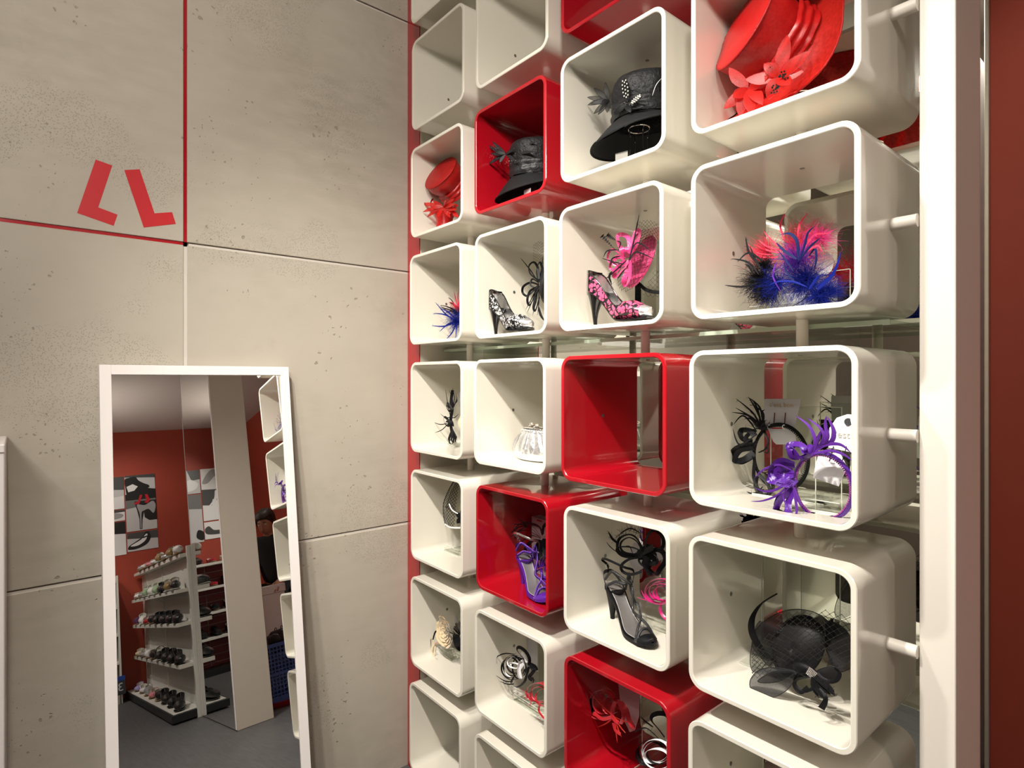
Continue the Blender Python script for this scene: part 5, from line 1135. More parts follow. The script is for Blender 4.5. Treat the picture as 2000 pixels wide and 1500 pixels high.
# ---- fourth column, row 5: black cocktail hat on a headband
e = thing('acrylic_stand', 'tall clear acrylic stand behind the black cocktail hat', 'display stand', PF(1560, 1.40, 5) + Vector((0, 0, .0002)), 0, 'clear acrylic stands')
q = MB(); q.box(-.105, .078, .03, .033, .003, .245); q.build('back_panel', ACR, e); q = MB(); q.box(-.105, .078, -.08, .033, 0, .003); q.build('base_plate', ACR, e)
q = MB(); q.box(-.1065, -.105, .03, .033, 0, .2465); q.box(.078, .0795, .03, .033, 0, .2465); q.box(-.105, .078, .03, .033, .245, .2465); q.box(-.105, .078, -.0812, -.08, 0, .003); q.build('polished_edge', ACRE, e)
T = TH('cocktail_hat', 'black cocktail hat with net brim, organza bow and rhinestone buckle', 'hat', PF(1560, 1.28, 5), 'fascinators in the cubes')
Yh = 1.275
def disc3(cu, cv, ru, rv, Y, rot=0., dome=.0, n=44, rings_=(.0005, .3, .55, .75, .9, 1), tiltY=0.):
    c_ = P(cu, cv, Y); ex = (P(cu + ru * math.cos(rot), cv + ru * math.sin(rot), Y) - c_); ey = (P(cu - rv * math.sin(rot), cv + rv * math.cos(rot), Y) - c_)
    return [[c_ + ex * b * math.cos(2 * PI * k / n) + ey * b * math.sin(2 * PI * k / n) + Vector((0, -dome * (1 - b * b) + tiltY * b * math.sin(2 * PI * k / n), 0)) for k in range(n)] for b in rings_]
q = MB(); q.loft(disc3(1558, 1262, 50, 53, Yh, 0, .022, tiltY=-.02), True, False); dsk = T.part('crown_disc', q, BLKO2, solid=.0015)
q = MB(); q.tube(disc3(1558, 1262, 50, 53, Yh, 0, .022, tiltY=-.02)[-1], .0042, 8, True); T.part('crown_edge', q, BLACKM, dsk)
q = MB(); rs = random.Random(3)
for k in range(120):
    a = rs.uniform(0, 2 * PI); b = rs.uniform(.86, 1.08); r_ = disc3(1558, 1262, 50 * b, 53 * b, Yh - .006, 0, .0, n=1, rings_=(1,)); c_ = P(1558 + 50 * b * math.cos(a), 1262 + 53 * b * math.sin(a), Yh - .007); q.ball(c_, .0006, 4, 2)
T.part('glitter', q, JEWEL, dsk)
def brim(a0, a1, cu, cv, ru, rv, rin, Y, m, seed=0, wav=3, name='sheer_brim', edge=True):
    rings_ = []; n = 36
    for j in range(6):
        b = rin + (1 - rin) * j / 5; rings_.append([P(cu + ru * b * math.cos(R(a0 + (a1 - a0) * k / n)) * (1 + .03 * math.sin(wav * k / n * 6 + seed)), cv + rv * b * math.sin(R(a0 + (a1 - a0) * k / n)), Y + .010 * b * math.sin(k / n * 9 + seed)) for k in range(n + 1)])
    q = MB(); q.loft(rings_, False, False); o = T.part(name, q, m)
    if edge: q = MB(); q.tube(rings_[-1], .0009, 5); T.part('wired_edge', q, VEIL, o)
brim(150, 335, 1556, 1276, 92, 86, .5, Yh + .02, sheer('pale grey glitter tulle', (.06, .06, .06), .16, sheen=0.), 1)
brim(270, 430, 1612, 1266, 52, 54, .0, Yh + .012, BLKO2, 2)
brim(95, 215, 1562, 1250, 92, 66, .45, Yh + .006, BLKO, 3)
brim(0, 100, 1620, 1280, 56, 36, .2, Yh + .03, sheer('pale grey glitter tulle', (.06, .06, .06), .16, sheen=0.), 5)
# long curved headband rising behind the crown
pts = pf(1.262, (1540, 1302, .03), (1500, 1282, .02), (1478, 1255, .005), (1468, 1230, 0), (1470, 1205, 0), (1484, 1182, .0), (1500, 1170, 0), (1517, 1160, 0))
q = MB(); q.strip(cr_path(pts, 7), .014, (.45, .8, .45), .0016, lambda t: .7 + .5 * math.sin(PI * t)); T.part('headband', q, BLACKM)
q = MB(); q.strip(cr_path(pf(1.28, (1600, 1275, 0), (1612, 1258, 0), (1620, 1240, 0), (1625, 1208, 0)), 7), .012, (.5, 1, .2), .0016, lambda t: 1.1 - .4 * t); T.part('headband_end', q, BLACKM)
def fK(a, b): return P(1470 + 190 * a, 1188 + 22 * (a - .55) ** 2 * 4 + 100 * b, 1.252 + .045 * (a - .5) ** 2 - .014 * math.sin(PI * a))
veil(T, fK, 24, 16, r=.00045, knot=.0013, keep=lambda a, b: (1188 + 88 * (a - .55) ** 2 + 100 * b) > 1190 and (a > .22 or b > .35) and not (a < .12 and b < .5))
def fK2(a, b): return P(1469 + 60 * a, 1264 + 60 * b, 1.245 + .02 * a)
veil(T, fK2, 12, 12, r=.00045, knot=.0013, keep=lambda a, b: a + b < 1.35)
# bow
def bowloop(pts, w, m, side, edge=True, dY=0):
    path = cr_path(pts, 7); q = MB(); q.strip(path, w, side, .0004, lambda t: .35 + .85 * math.sin(PI * t)); return T.part('bow_loop', q, m)
def leaf(pts_uv, Y, m, cen):
    c_ = P(*cen, Y - .006); ring = cr_path([P(u, v, Y) for u, v in pts_uv], 5, True); q = MB(); q.add([c_] + ring, [(0, i + 1, (i + 1) % len(ring) + 1) for i in range(len(ring))]); o = T.part('bow_loop', q, m); q = MB(); q.tube(ring, .0009, 5, True); T.part('wired_edge', q, VEIL, o)
leaf([(1556, 1314), (1530, 1306), (1500, 1304), (1478, 1312), (1465, 1330), (1468, 1350), (1484, 1361), (1510, 1362), (1534, 1350), (1548, 1334)], 1.232, sheer('charcoal glitter organza', (.05, .05, .055), .50, sheen=.1), (1505, 1335))
leaf([(1552, 1314), (1530, 1310), (1504, 1314), (1480, 1330), (1496, 1334), (1526, 1330)], 1.226, BLKO, (1516, 1322))
leaf([(1594, 1312), (1610, 1304), (1628, 1302), (1640, 1316), (1634, 1330), (1616, 1332), (1600, 1324)], 1.226, BLKO2, (1615, 1316))
ribbon(T, pf(1.222, (1596, 1316, 0), (1616, 1330, 0), (1634, 1328, 0), (1640, 1314, 0), (1630, 1304, 0)), .008, BLACKS, (.3, 1, .4), 'ribbon')
ribbon(T, pf(1.226, (1580, 1322, 0), (1556, 1328, 0), (1552, 1340, 0), (1564, 1352, 0), (1578, 1342, 0)), .008, BLACKS, (.3, 1, .4), 'ribbon'); ribbon(T, pf(1.226, (1584, 1318, 0), (1560, 1316, 0), (1552, 1334, 0), (1568, 1350, 0), (1590, 1344, 0)), .006, BLACKS, (.3, 1, .4), 'ribbon')
q = MB(); q.ball(P(1572, 1308, 1.235), .017, 12, 8, (1.5, .5, .8)); T.part('knot', q, BLACKS)
q = MB(); c_ = P(1585, 1315, 1.213); ux = (P(1594, 1322, 1.213) - P(1577, 1308, 1.213)) ; uy = Vector((-ux.z, 0, ux.x)).normalized()
for i in range(6):
    for j in range(5):
        q.ball(c_ + ux * ((i - 2.5) / 6.5) + uy * ((j - 2) * .0037), .0018, 6, 4)
T.part('rhinestone_buckle', q, JEWEL)
for i, t in enumerate([((1588, 1322), (1598, 1338), (1606, 1355)), ((1590, 1322), (1606, 1344), (1622, 1356)), ((1590, 1322), (1612, 1340), (1632, 1360)), ((1586, 1324), (1590, 1345), (1598, 1360)), ((1592, 1322), (1614, 1336), (1630, 1352)), ((1586, 1322), (1594, 1345), (1610, 1366)), ((1588, 1324), (1604, 1350), (1612, 1364))]):
    feather(T, [P(*x, 1.215 - .003 * (i % 3)) for x in t], .010, BLACKF, seed=i, barbs=40, bl=.008)
ribbon(T, pf(1.21, (1600, 1345, 0), (1612, 1360, -.004), (1611, 1372, -.006), (1604, 1384, -.008)), .009, BLACKS, (1, .4, 0), 'ribbon_tail', lambda t: .5 + .9 * t)
# ---- fourth column, row 6
e = thing('acrylic_stand', 'clear acrylic stand in the cube at the bottom edge of the picture', 'display stand', PF(1560, 1.38, 6) + Vector((0, 0, .0002)), 0, 'clear acrylic stands')
q = MB(); q.box(-.10, .07, .03, .033, .003, .235); q.build('back_panel', ACR, e); q = MB(); q.box(-.10, .07, -.08, .033, 0, .003); q.build('base_plate', ACR, e); q = MB(); q.box(-.1015, -.10, .03, .033, 0, .2365); q.box(-.10, .07, .03, .033, .235, .2365); q.build('polished_edge', ACRE, e)
#==ROOM==
# ======== the far side of the shop, seen in the leaning mirror
# white shoe rack against the panel beyond the mirrored pier
e = thing('shoe_rack', 'long white shoe rack on a black plinth beyond the mirrored pier', 'shoe rack', (2.83, 1.06, 0))
ox, oy = 2.83, 1.06
q = MB(); q.box(1.60 - ox, 4.085 - ox, 1.122 - oy, 1.137 - oy, .05, 1.262)
for z in (.18, .30, .50, .62, .82, .92): q.box(1.60 - ox, 4.085 - ox, 1.1205 - oy, 1.1225 - oy, z, z + .004)
q.build('back_panel', SHELFM, e)
for x in (2.82, 3.70): q = MB(); q.box(x - ox - .006, x - ox + .006, 1.112 - oy, 1.121 - oy, .07, 1.262); q.build('divider', SHELFM, e)
q = MB(); q.box(1.562 - ox, 1.60 - ox, 1.092 - oy, 1.137 - oy, 0, 1.32, .002); q.build('end_upright', SHELFM, e)
q = MB(); q.box(1.565 - ox, 4.085 - ox, .918 - oy, 1.137 - oy, 0.012, .068, .003); q.build('plinth', PLINTH, e)
q = MB(); q.box(1.60 - ox, 4.06 - ox, .935 - oy, 1.12 - oy, .0685, .072); q.build('plinth_top', SHELFM, e)
for z, y0, x1 in ((1.265, 1.045, 4.06), (.985, .995, 3.93), (.725, .995, 3.93), (.41, .995, 3.93)):
    q = MB(); q.box(1.60 - ox, x1 - ox, y0 - oy, 1.121 - oy, z - .030, z, .001); q.build('shelf', SHELFM, e)
    if z < 1.2:
        for x in (2.8,): q = MB(); q.add([(x - ox, 1.12 - oy, z - .03), (x - ox, 1.01 - oy, z - .03), (x - ox, 1.12 - oy, z - .09), (x - ox + .003, 1.12 - oy, z - .03), (x - ox + .003, 1.01 - oy, z - .03), (x - ox + .003, 1.12 - oy, z - .09)], [(0, 1, 2), (3, 5, 4), (0, 3, 4, 1), (1, 4, 5, 2), (2, 5, 3, 0)]); q.build('bracket', SHELFM, e)
# second rack on the right wall
e = thing('wall_rack', 'white wall rack with red slatted back and shoes on the poster wall', 'shoe rack', (3.92, -.02, 0))
q = MB(); q.box(.155, .178, -.88, .88, .02, 1.24)
q.build('slat_back', mat('dark red slatwall', (.20, .018, .02), .5), e)
q = MB()
for i in range(14): q.box(.148, .1555, -.88, .88, .10 + .085 * i, .108 + .085 * i)
for y in (-.7, -.4, -.1, .2, .5, .75): q.box(.147, .1545, y, y + .008, .08, 1.22)
q.build('slat_grooves', mat('grey slat strip', (.33, .22, .21), .5), e)
for y in (-.88, .862): q = MB(); q.box(-.17, .178, y, y + .018, .0, 1.27, .002); q.build('side_upright', SHELFM, e)
q = MB(); q.box(-.17, .15, -.86, .86, 0, .07); q.build('plinth', PLINTH, e)
for z in (1.225, .955, .68, .405): q = MB(); q.box(-.17, .147, -.861, .861, z - .028, z, .001); q.build('shelf', SHELFM, e)
e = thing('price_sign', 'blue and charcoal sign printed with the number 30 at the end of the wall rack', 'sign', (3.738, .815, .002))
q = MB(); q.box(-.002, .002, -.075, .07, .085, .22); q.build('sign_board', SIGNK, e)
q = MB(); q.box(-.0028, -.002, -.075, .07, .22, .262); q.box(-.002, .002, -.075, .07, .22, .262); q.build('blue_header', SIGNB, e)
q = MB(); q.box(-.01, .01, -.02, .02, 0, .085); q.build('stem', ALU, e)
text('printed_number', '30', .11, mat('pale print', (.62, .62, .60), .5), e, (-.0032, .0, .155), (R(90), 0, R(-90)))

def plain_shoe(kind):
    L, hh, bk, sd, vp, tip = {'lace': (.29, .022, .070, .052, .064, .036), 'sneaker': (.28, .018, .078, .056, .070, .042), 'flat': (.24, .008, .050, .030, .042, .030), 'clog': (.25, .022, .045, .040, .070, .050)}[kind]
    up, li, so, he, rim, ins = pump(L, hh, bk, sd, vp, False, tip, .45 if kind != 'flat' else .62)
    m = MB()
    for k, p in enumerate((up, li, so, he, rim)): m.add([Vector((v.x - L / 2, v.y * 1.25, v.z + (.003 if k != 9 else 0))) for v in p.v], p.f, (0, 1, 2, 2, 0)[k])
    if kind in ('lace', 'sneaker'):
        for i in range(4): x = L * (.40 + .06 * i) - L / 2; z = hh + vp * (.98 - .05 * i); m.box(x - .002, x + .002, -.022, .022, z - .004, z + .004, mi=1 if kind == 'lace' else 3)
    if kind == 'sneaker': 
        for v in m.v: pass
    mn = min(v.z for v in m.v); m.v = [v - Vector((0, 0, mn)) for v in m.v]
    return m
SHK = {}
def rack_shoe(kind, colname, col, colmat, label, loc, rz, group):
    key = (kind, colname)
    if key not in SHK:
        sole = BLACKP if kind == 'lace' else (mat('white rubber', (.72, .70, .66), .5) if kind == 'sneaker' else mat('tan sole', (.35, .22, .12), .5))
        lin = mat('dark lining', (.03, .028, .028), .6) if kind == 'lace' else mat('pale lining', (.6, .55, .48), .6)
        o = plain_shoe(kind).build('shoe', [colmat, lin, sole, mat('white laces', (.8, .8, .78), .6)], None, 60); SHK[key] = o
    else:
        o = SHK[key].copy(); COL.objects.link(o)
    o.name = {'lace': 'lace_up_shoe', 'sneaker': 'trainer', 'flat': 'flat_shoe', 'clog': 'slip_on_shoe'}[kind]
    o.location = loc; o.rotation_euler = (0, 0, rz); tag(o, label, 'shoe', group)
    return o
BL = mat('black leather', (.014, .014, .015), .32, coat=.3); WL = mat('white leather', (.72, .70, .68), .4); PK = mat('pink leather', (.72, .25, .30), .4); SV = mat('silver leatherette', (.6, .6, .6), .3, .6)
BR = mat('gold and brown leather', (.26, .17, .07), .35); GR = mat('green and white mesh', (.30, .42, .25), .5); RD = mat('red leather', (.42, .02, .03), .35); LI = mat('lilac leather', (.38, .32, .62), .4); PL = mat('plum leather', (.09, .03, .09), .4); BGE = mat('beige leather', (.55, .45, .34), .45)
CN = {'BL': ('black', BL), 'WL': ('white', WL), 'PK': ('pink', PK), 'SV': ('silver', SV), 'BR': ('gold and brown', BR), 'GR': ('green and white', GR), 'RD': ('red', RD), 'LI': ('lilac', LI), 'PL': ('plum', PL), 'BE': ('beige', BGE)}
KN = {'lace': 'lace-up shoe', 'sneaker': 'trainer', 'flat': 'flat shoe', 'clog': 'slip-on shoe'}
rows = [('top shelf of the white rack', 1.2655, 1.083, [('clog', 'WL'), ('sneaker', 'BR'), ('flat', 'SV'), ('sneaker', 'BR'), ('flat', 'WL'), ('flat', 'PK'), ('flat', 'WL'), ('flat', 'SV')], 1.76, .27),
        ('second shelf of the white rack', .9855, 1.058, [('sneaker', 'BL'), ('sneaker', 'BR'), ('lace', 'BL'), ('sneaker', 'GR'), ('sneaker', 'WL'), ('sneaker', 'GR'), ('flat', 'SV'), ('flat', 'WL')], 1.76, .275),
        ('third shelf of the white rack', .7255, 1.058, [('lace', 'BL'), ('lace', 'BL'), ('lace', 'BL'), ('lace', 'BL'), ('clog', 'BL'), ('flat', 'RD'), ('sneaker', 'WL'), ('clog', 'PL')], 1.76, .285),
        ('fourth shelf of the white rack', .4105, 1.058, [('lace', 'BL'), ('lace', 'BL'), ('lace', 'BL'), ('sneaker', 'BL'), ('clog', 'BL'), ('clog', 'WL'), ('flat', 'SV'), ('flat', 'BE')], 1.76, .285),
        ('plinth of the white rack', .0722, 1.045, [('lace', 'BL'), ('lace', 'BL'), ('lace', 'BL'), ('clog', 'BL'), ('flat', 'PK'), ('clog', 'SV'), ('flat', 'WL'), ('flat', 'LI')], 1.78, .29)]
ORD = ['nearest the mirrored pier', 'second from the pier', 'third from the pier', 'fourth from the pier', 'fifth from the pier', 'sixth from the pier', 'second last before the wall', 'nearest the red wall']
rs = random.Random(8)
for nm, z, y, lst, x0, dx in rows:
    for i, (k, c_) in enumerate(lst):
        rack_shoe(k, c_, None, CN[c_][1], '%s %s on the %s, %s' % (CN[c_][0], KN[k], nm, ORD[i]), (x0 + dx * i, y - (.030 if y < 1.07 else .018), z + .0004), PI + .17 + rs.uniform(-.08, .08), 'shoes on the white rack')
wl = ['top', 'second', 'third', 'fourth']; ordn = ['nearest its free end', 'second from its free end', 'third from its free end', 'fourth from its free end']
for j, z in enumerate((1.2254, .9554, .6804, .4054)):
    for i in range(4):
        k, c_ = [[('flat', 'BL'), ('lace', 'BL'), ('flat', 'RD'), ('clog', 'WL')], [('lace', 'BL'), ('sneaker', 'BL'), ('flat', 'RD'), ('lace', 'BL')], [('lace', 'BL'), ('lace', 'BL'), ('clog', 'BL'), ('sneaker', 'BL')], [('clog', 'BL'), ('lace', 'BL'), ('lace', 'BL'), ('sneaker', 'BL')]][j][i]
        rack_shoe(k, c_, None, CN[c_][1], '%s %s on the %s shelf of the wall rack, %s' % (CN[c_][0], KN[k], wl[j], ordn[i]), (3.90, .74 - .15 * i, z + .0002), PI, 'shoes on the wall rack')

# posters on the red wall
GREY = {g: mat('grey print %d' % g, (min(.85, g / 100 * 1.2),) * 3, .45) for g in (1, 6, 15, 30, 50, 70)}
def poster(label, y0, y1, z0, z1, bg, shapes, group='black and white shoe posters'):
    """shapes in poster units: m 0..1 along +Y, b 0..1 upward"""
    e = thing('poster', label, 'poster', (4.097, (y0 + y1) / 2, z0), 0, group)
    w, h = y1 - y0, z1 - z0; q = MB(); q.box(-.003, .003, -w / 2, w / 2, 0, h); q.build('board', GREY[bg], e)
    for i, (g, pts) in enumerate(shapes):
        q = MB(); q.prism([(-.0031 - .0004 * i, -w / 2 + w * a, h * b) for a, b in (cr_path([(a, b, 0) for a, b in pts[1]], 5, True) and [(p.x, p.y) for p in cr_path([(a, b, 0) for a, b in pts[1]], 5, True)] if pts[0] else pts[1])], (-1, 0, 0), .0003)
        q.build('printed_shape', g if not isinstance(g, int) else GREY[g], e)
    return e
boot = (1, [(.0, .93), (.15, .96), (.35, .97), (.45, .90), (.62, .84), (.78, .80), (.80, .76), (.66, .73), (.50, .72), (.40, .68), (.18, .66), (.06, .64), (.02, .75)])
poster('poster of a bow-topped shoe above a high heel, with the red logo', 1.0, 1.305, 1.745, 2.397, 50, [
    (1, (0, [(0, .55), (1, .55), (1, .72), (.6, .76), (.3, .68), (0, .66)])), (6, (0, [(0, 1), (0, .97), (1, .93), (1, 1)])), (1, boot), (70, (0, [(.05, .80), (.25, .84), (.42, .79), (.3, .72), (.1, .70)])),
    (15, (0, [(0, .40), (1, .46), (1, .55), (0, .55)])), (1, (0, [(.28, .52), (1, .52), (1, .16), (.75, .16), (.60, .22), (.58, .32), (.52, .18), (.50, .02), (.42, .02), (.42, .2), (.36, .36)])),
    (30, (1, [(.36, .46), (.62, .44), (.88, .50), (.98, .42), (.9, .28), (.74, .36), (.58, .34), (.5, .30), (.48, .05), (.44, .05), (.44, .28)])),
    (DECAL, (0, [(.28, .47), (.44, .47), (.56, .63), (.47, .63), (.40, .52), (.28, .50)])), (DECAL, (0, [(.64, .635), (.73, .63), (.80, .52), (.72, .47), (.60, .49), (.68, .52)]))])
poster('small poster of a buckled flat shoe below the logo poster', 1.0, 1.305, 1.52, 1.728, 50, [(6, (0, [(0, 1), (0, .7), (1, .55), (1, 1)])), (1, (1, [(.03, .12), (.3, .10), (.62, .28), (.76, .60), (.72, .92), (.60, .95), (.48, .70), (.22, .46), (.05, .30)])), (70, (1, [(.10, .28), (.34, .28), (.58, .50), (.66, .80), (.60, .84), (.45, .58), (.22, .40)])), (1, (0, [(.5, .62), (.74, .72), (.74, .78), (.5, .70)]))])
poster('poster of a dark shadow over pale ground left of the logo poster', .70, .988, 2.02, 2.393, 50, [(6, (0, [(0, 1), (1, 1), (1, .58), (0, .66)])), (70, (0, [(0, .3), (1, .4), (1, 0), (0, 0)]))])
poster('small poster of a rounded toe cap left of the logo poster', .70, .988, 1.885, 2.008, 70, [(6, (0, [(0, 1), (1, 1), (1, .8), (0, .7)])), (30, (1, [(.5, .2), (.85, .25), (.95, .5), (.8, .7), (.55, .7)]))])
poster('poster with a black upper half left of the buckled shoe poster', .70, .988, 1.50, 1.872, 70, [(1, (0, [(0, 1), (1, 1), (1, .62), (0, .70)]))])
poster('tall poster of a pale shoe sole past the column of shadow posters', .455, .688, 2.10, 2.393, 50, [(6, (0, [(0, 1), (.6, 1), (.4, .55), (0, .6)])), (70, (1, [(.1, .4), (.5, .6), (.9, .3), (.8, .1), (.3, .15)]))])
poster('poster of shadow and floor below the shoe sole poster', .455, .688, 1.50, 2.088, 50, [(15, (0, [(0, 1), (1, 1), (1, .72), (0, .68)])), (1, (1, [(.0, .20), (.25, .25), (.35, .12), (.2, .05), (0, .05)]))])
poster('poster of an open shoe above a pale high heel, farthest from the corner', .18, .443, 1.745, 2.397, 70, [(30, (1, [(.2, .95), (.5, .98), (.8, .86), (.95, .72), (.7, .72), (.4, .84), (.22, .88)])), (6, (0, [(0, .58), (1, .60), (1, .30), (.6, .28), (.55, .4), (.3, .36), (0, .45)])), (70, (1, [(.3, .52), (.42, .56), (.5, .40), (.85, .24), (.98, .30), (.98, .20), (.8, .18), (.56, .30), (.5, .06), (.42, .06), (.42, .3)]))])
poster('small poster of a black pointed flat, farthest from the corner', .18, .443, 1.52, 1.728, 70, [(6, (1, [(.15, .3), (.4, .22), (.9, .3), (.98, .6), (.8, .75), (.6, .5), (.3, .45)]))])

# plinth, basket and tray beyond the pier
e = thing('white_plinth', 'white plinth standing behind the blue basket beyond the pier', 'plinth', (1.30, 1.62, 0)); q = MB(); q.box(-.11, .11, -.10, .10, 0, .80, .003); q.build('plinth_body', WHITE, e); q = MB(); q.box(-.118, .118, -.108, .108, .80, .865, .003); q.build('plinth_top', WHITE, e)
e = thing('red_tray', 'round red plastic tray on the floor under the blue basket', 'tray', (1.04, 1.56, 0)); q = MB(); q.lathe([(.001, .004), (.17, .004), (.21, .045), (.216, .045), (.175, .0), (.001, .0)], 40); q.build('tray_dish', REDPL, e)
e = thing('plastic_basket', 'tall blue latticed plastic basket full of black items in the red tray', 'basket', (1.04, 1.56, .0045)); 
q = MB()
for i in range(4):
    a = i * PI / 2; M = Matrix.Rotation(a, 4, 'Z')
    for k in range(12):
        x = -.145 + .29 * k / 11; q.box(x - .004, x + .004, -.150, -.145, .03, .42, M=M)
    for k in range(15):
        z = .03 + .39 * k / 14; q.box(-.15, .15, -.151, -.146, z - .004, z + .004, M=M)
    q.box(-.152, .152, -.153, -.143, 0, .07, M=M); q.box(-.152, .152, -.153, -.143, .215, .235, M=M); q.box(-.155, .155, -.157, -.143, .415, .44, M=M)
q.box(-.15, .15, -.15, .15, 0, .006); q.build('basket_lattice', BLUEP, e)
rs = random.Random(6)
for i in range(7):
    T = TH('folded_bag', ['black folded bag at the bottom of the heap in the blue basket', 'black folded bag low in the heap in the blue basket', 'black folded bag near the bottom of the basket heap', 'black folded bag in the middle of the basket heap', 'black folded bag just above the middle of the basket heap', 'black folded bag next to the top of the basket heap', 'black folded bag topmost in the blue basket'][i], 'bag', (1.04 + rs.uniform(-.07, .07), 1.56 + rs.uniform(-.07, .07), .36 + .012 * i), 'black bags in the basket'); b = T.base
    q = MB(); q.lathe(dense([(.001, .0), (.05, .0), (.062, .03), (.05, .075), (.02, .10), (.001, .095)], 3), 18, Matrix.Translation(b) @ Matrix.Rotation(rs.uniform(0, 3), 4, 'Z') @ Matrix.Rotation(rs.uniform(-.5, .5), 4, 'X'), lambda r, z, a: (r * 1.1 * math.cos(a) * (1 + .12 * math.sin(5 * a + i)), r * .8 * math.sin(a), z)); T.part('bag_body', q, mat('black plastic film', (.015, .015, .016), .25))
    q = MB(); q.tube([b + Vector((.03 * math.cos(a), 0, .09 + .03 * math.sin(a))) for a in [PI * k / 10 for k in range(11)]], .003, 6); T.part('handle', q, mat('black plastic film', (.015, .015, .016), .25))

# ======== person beyond the pier, looking down at the basket
def skin_mesh(name, joints, edges, m, parent, sub=2, base=None):
    keys = list(joints); me = bpy.data.meshes.new(name); me.from_pydata([joints[k][0] for k in keys], [(keys.index(a), keys.index(b)) for a, b in edges], [])
    o = bpy.data.objects.new(name, me); COL.objects.link(o); o.parent = parent; me.materials.append(m)
    md = o.modifiers.new('skin', 'SKIN'); md.use_smooth_shade = True
    for k, v in zip(keys, me.skin_vertices[0].data):
        r = joints[k][1]; v.radius = (r, r) if isinstance(r, (int, float)) else r
    me.skin_vertices[0].data[keys.index(base or keys[0])].use_root = True
    s_ = o.modifiers.new('sub', 'SUBSURF'); s_.levels = sub; s_.render_levels = sub
    return o
SKIN = mat('warm skin', (.50, .24, .15), .5); HAIR = mat('dark brown hair', (.03, .018, .012), .5, bump=.6, bscale=80.); TEE = mat('black tee shirt', (.016, .016, .018), .8); TRS = mat('black trousers', (.012, .012, .014), .8)
pe = thing('person', 'person in black T-shirt and trousers leaning towards the blue basket, arms reaching forward', 'person', (1.66, 1.86, 0), R(-138))
# the figure faces its own +x
J = {'pelvis': ((0, 0, .86), (.145, .105)), 'waist': ((.02, 0, .98), (.125, .095)), 'chest': ((.075, 0, 1.14), (.140, .105)), 'neckb': ((.125, 0, 1.29), (.075, .065)), 'neck': ((.155, 0, 1.335), .050), 'skull': ((.195, 0, 1.40), (.075, .080)), 'crown': ((.215, 0, 1.455), (.060, .065)),
     'hipL': ((0, .085, .82), .095), 'kneeL': ((.03, .10, .46), .058), 'ankL': ((-.02, .10, .09), .040), 'toeL': ((.13, .11, .035), .034),
     'hipR': ((0, -.085, .82), .095), 'kneeR': ((.05, -.10, .46), .058), 'ankR': ((.0, -.10, .09), .040), 'toeR': ((.15, -.11, .035), .034)}
E_ = [('pelvis', 'waist'), ('waist', 'chest'), ('chest', 'neckb'), ('neckb', 'neck'), ('neck', 'skull'), ('skull', 'crown'), ('pelvis', 'hipL'), ('hipL', 'kneeL'), ('kneeL', 'ankL'), ('ankL', 'toeL'), ('pelvis', 'hipR'), ('hipR', 'kneeR'), ('kneeR', 'ankR'), ('ankR', 'toeR')]
def arm(sfx, sy, sh, el, wr, hand, grip):
    J['sh' + sfx] = (sh, .062); J['el' + sfx] = (el, .042); J['fo' + sfx] = (tuple((Vector(el) * .6 + Vector(wr) * .4)), .040); J['wr' + sfx] = (wr, .026); J['pa' + sfx] = (hand, (.038, .018))
    E_.extend([('chest', 'sh' + sfx), ('sh' + sfx, 'el' + sfx), ('el' + sfx, 'fo' + sfx), ('fo' + sfx, 'wr' + sfx), ('wr' + sfx, 'pa' + sfx)])
    d = (Vector(hand) - Vector(wr)).normalized(); side = Vector((0, sy, 0)); dn = d.cross(side) * sy
    for i, (o_, l) in enumerate(((-.026, .065), (-.009, .075), (.009, .070), (.026, .055))):
        a = Vector(hand) + side * o_ + d * .035; b = a + d * l * .5 + Vector((0, 0, -.012)); c = b + d * l * .35 + Vector((0, 0, -.022))
        J['f%da%s' % (i, sfx)] = (tuple(a), .0095); J['f%db%s' % (i, sfx)] = (tuple(b), .0088); J['f%dc%s' % (i, sfx)] = (tuple(c), .0076)
        E_.extend([('pa' + sfx, 'f%da%s' % (i, sfx)), ('f%da%s' % (i, sfx), 'f%db%s' % (i, sfx)), ('f%db%s' % (i, sfx), 'f%dc%s' % (i, sfx))])
    a = Vector(hand) - side * .04 + d * .0; b = a - side * .012 + d * .035 + Vector((0, 0, -.012)); J['tha' + sfx] = (tuple(a), .011); J['thb' + sfx] = (tuple(b), .009)
    E_.extend([('pa' + sfx, 'tha' + sfx), ('tha' + sfx, 'thb' + sfx)])
arm('L', 1, (.085, .175, 1.235), (.14, .235, .98), (.36, .20, .95), (.42, .195, .935), 0)
arm('R', -1, (.085, -.175, 1.235), (.16, -.235, .985), (.36, -.17, .90), (.42, -.160, .875), 0)
skin_mesh('body', J, E_, SKIN, pe, 2, 'pelvis')
TJ = {k: (J[k][0], tuple((r + .034 for r in (J[k][1] if isinstance(J[k][1], tuple) else (J[k][1],) * 2)))) for k in ('pelvis', 'waist', 'chest', 'shL', 'shR')}
TJ['pelvis'] = ((0, 0, .84), (.165, .125)); TJ['nk'] = ((.118, 0, 1.272), (.095, .085)); TJ['shL'] = (J['shL'][0], .085); TJ['shR'] = (J['shR'][0], .085); TJ['slL'] = ((.115, .210, 1.10), .070); TJ['slR'] = ((.125, -.210, 1.10), .070)
skin_mesh('t_shirt', TJ, [('pelvis', 'waist'), ('waist', 'chest'), ('chest', 'nk'), ('chest', 'shL'), ('chest', 'shR'), ('shL', 'slL'), ('shR', 'slR')], TEE, pe, 2, 'pelvis')
TR = {'p': ((0, 0, .85), (.155, .118))}
for s_ in 'LR':
    y = 1 if s_ == 'L' else -1
    TR['h' + s_] = ((0, .088 * y, .80), .112); TR['k' + s_] = (J['knee' + s_][0], .078); TR['a' + s_] = ((J['ank' + s_][0][0], .10 * y, .075), .062)
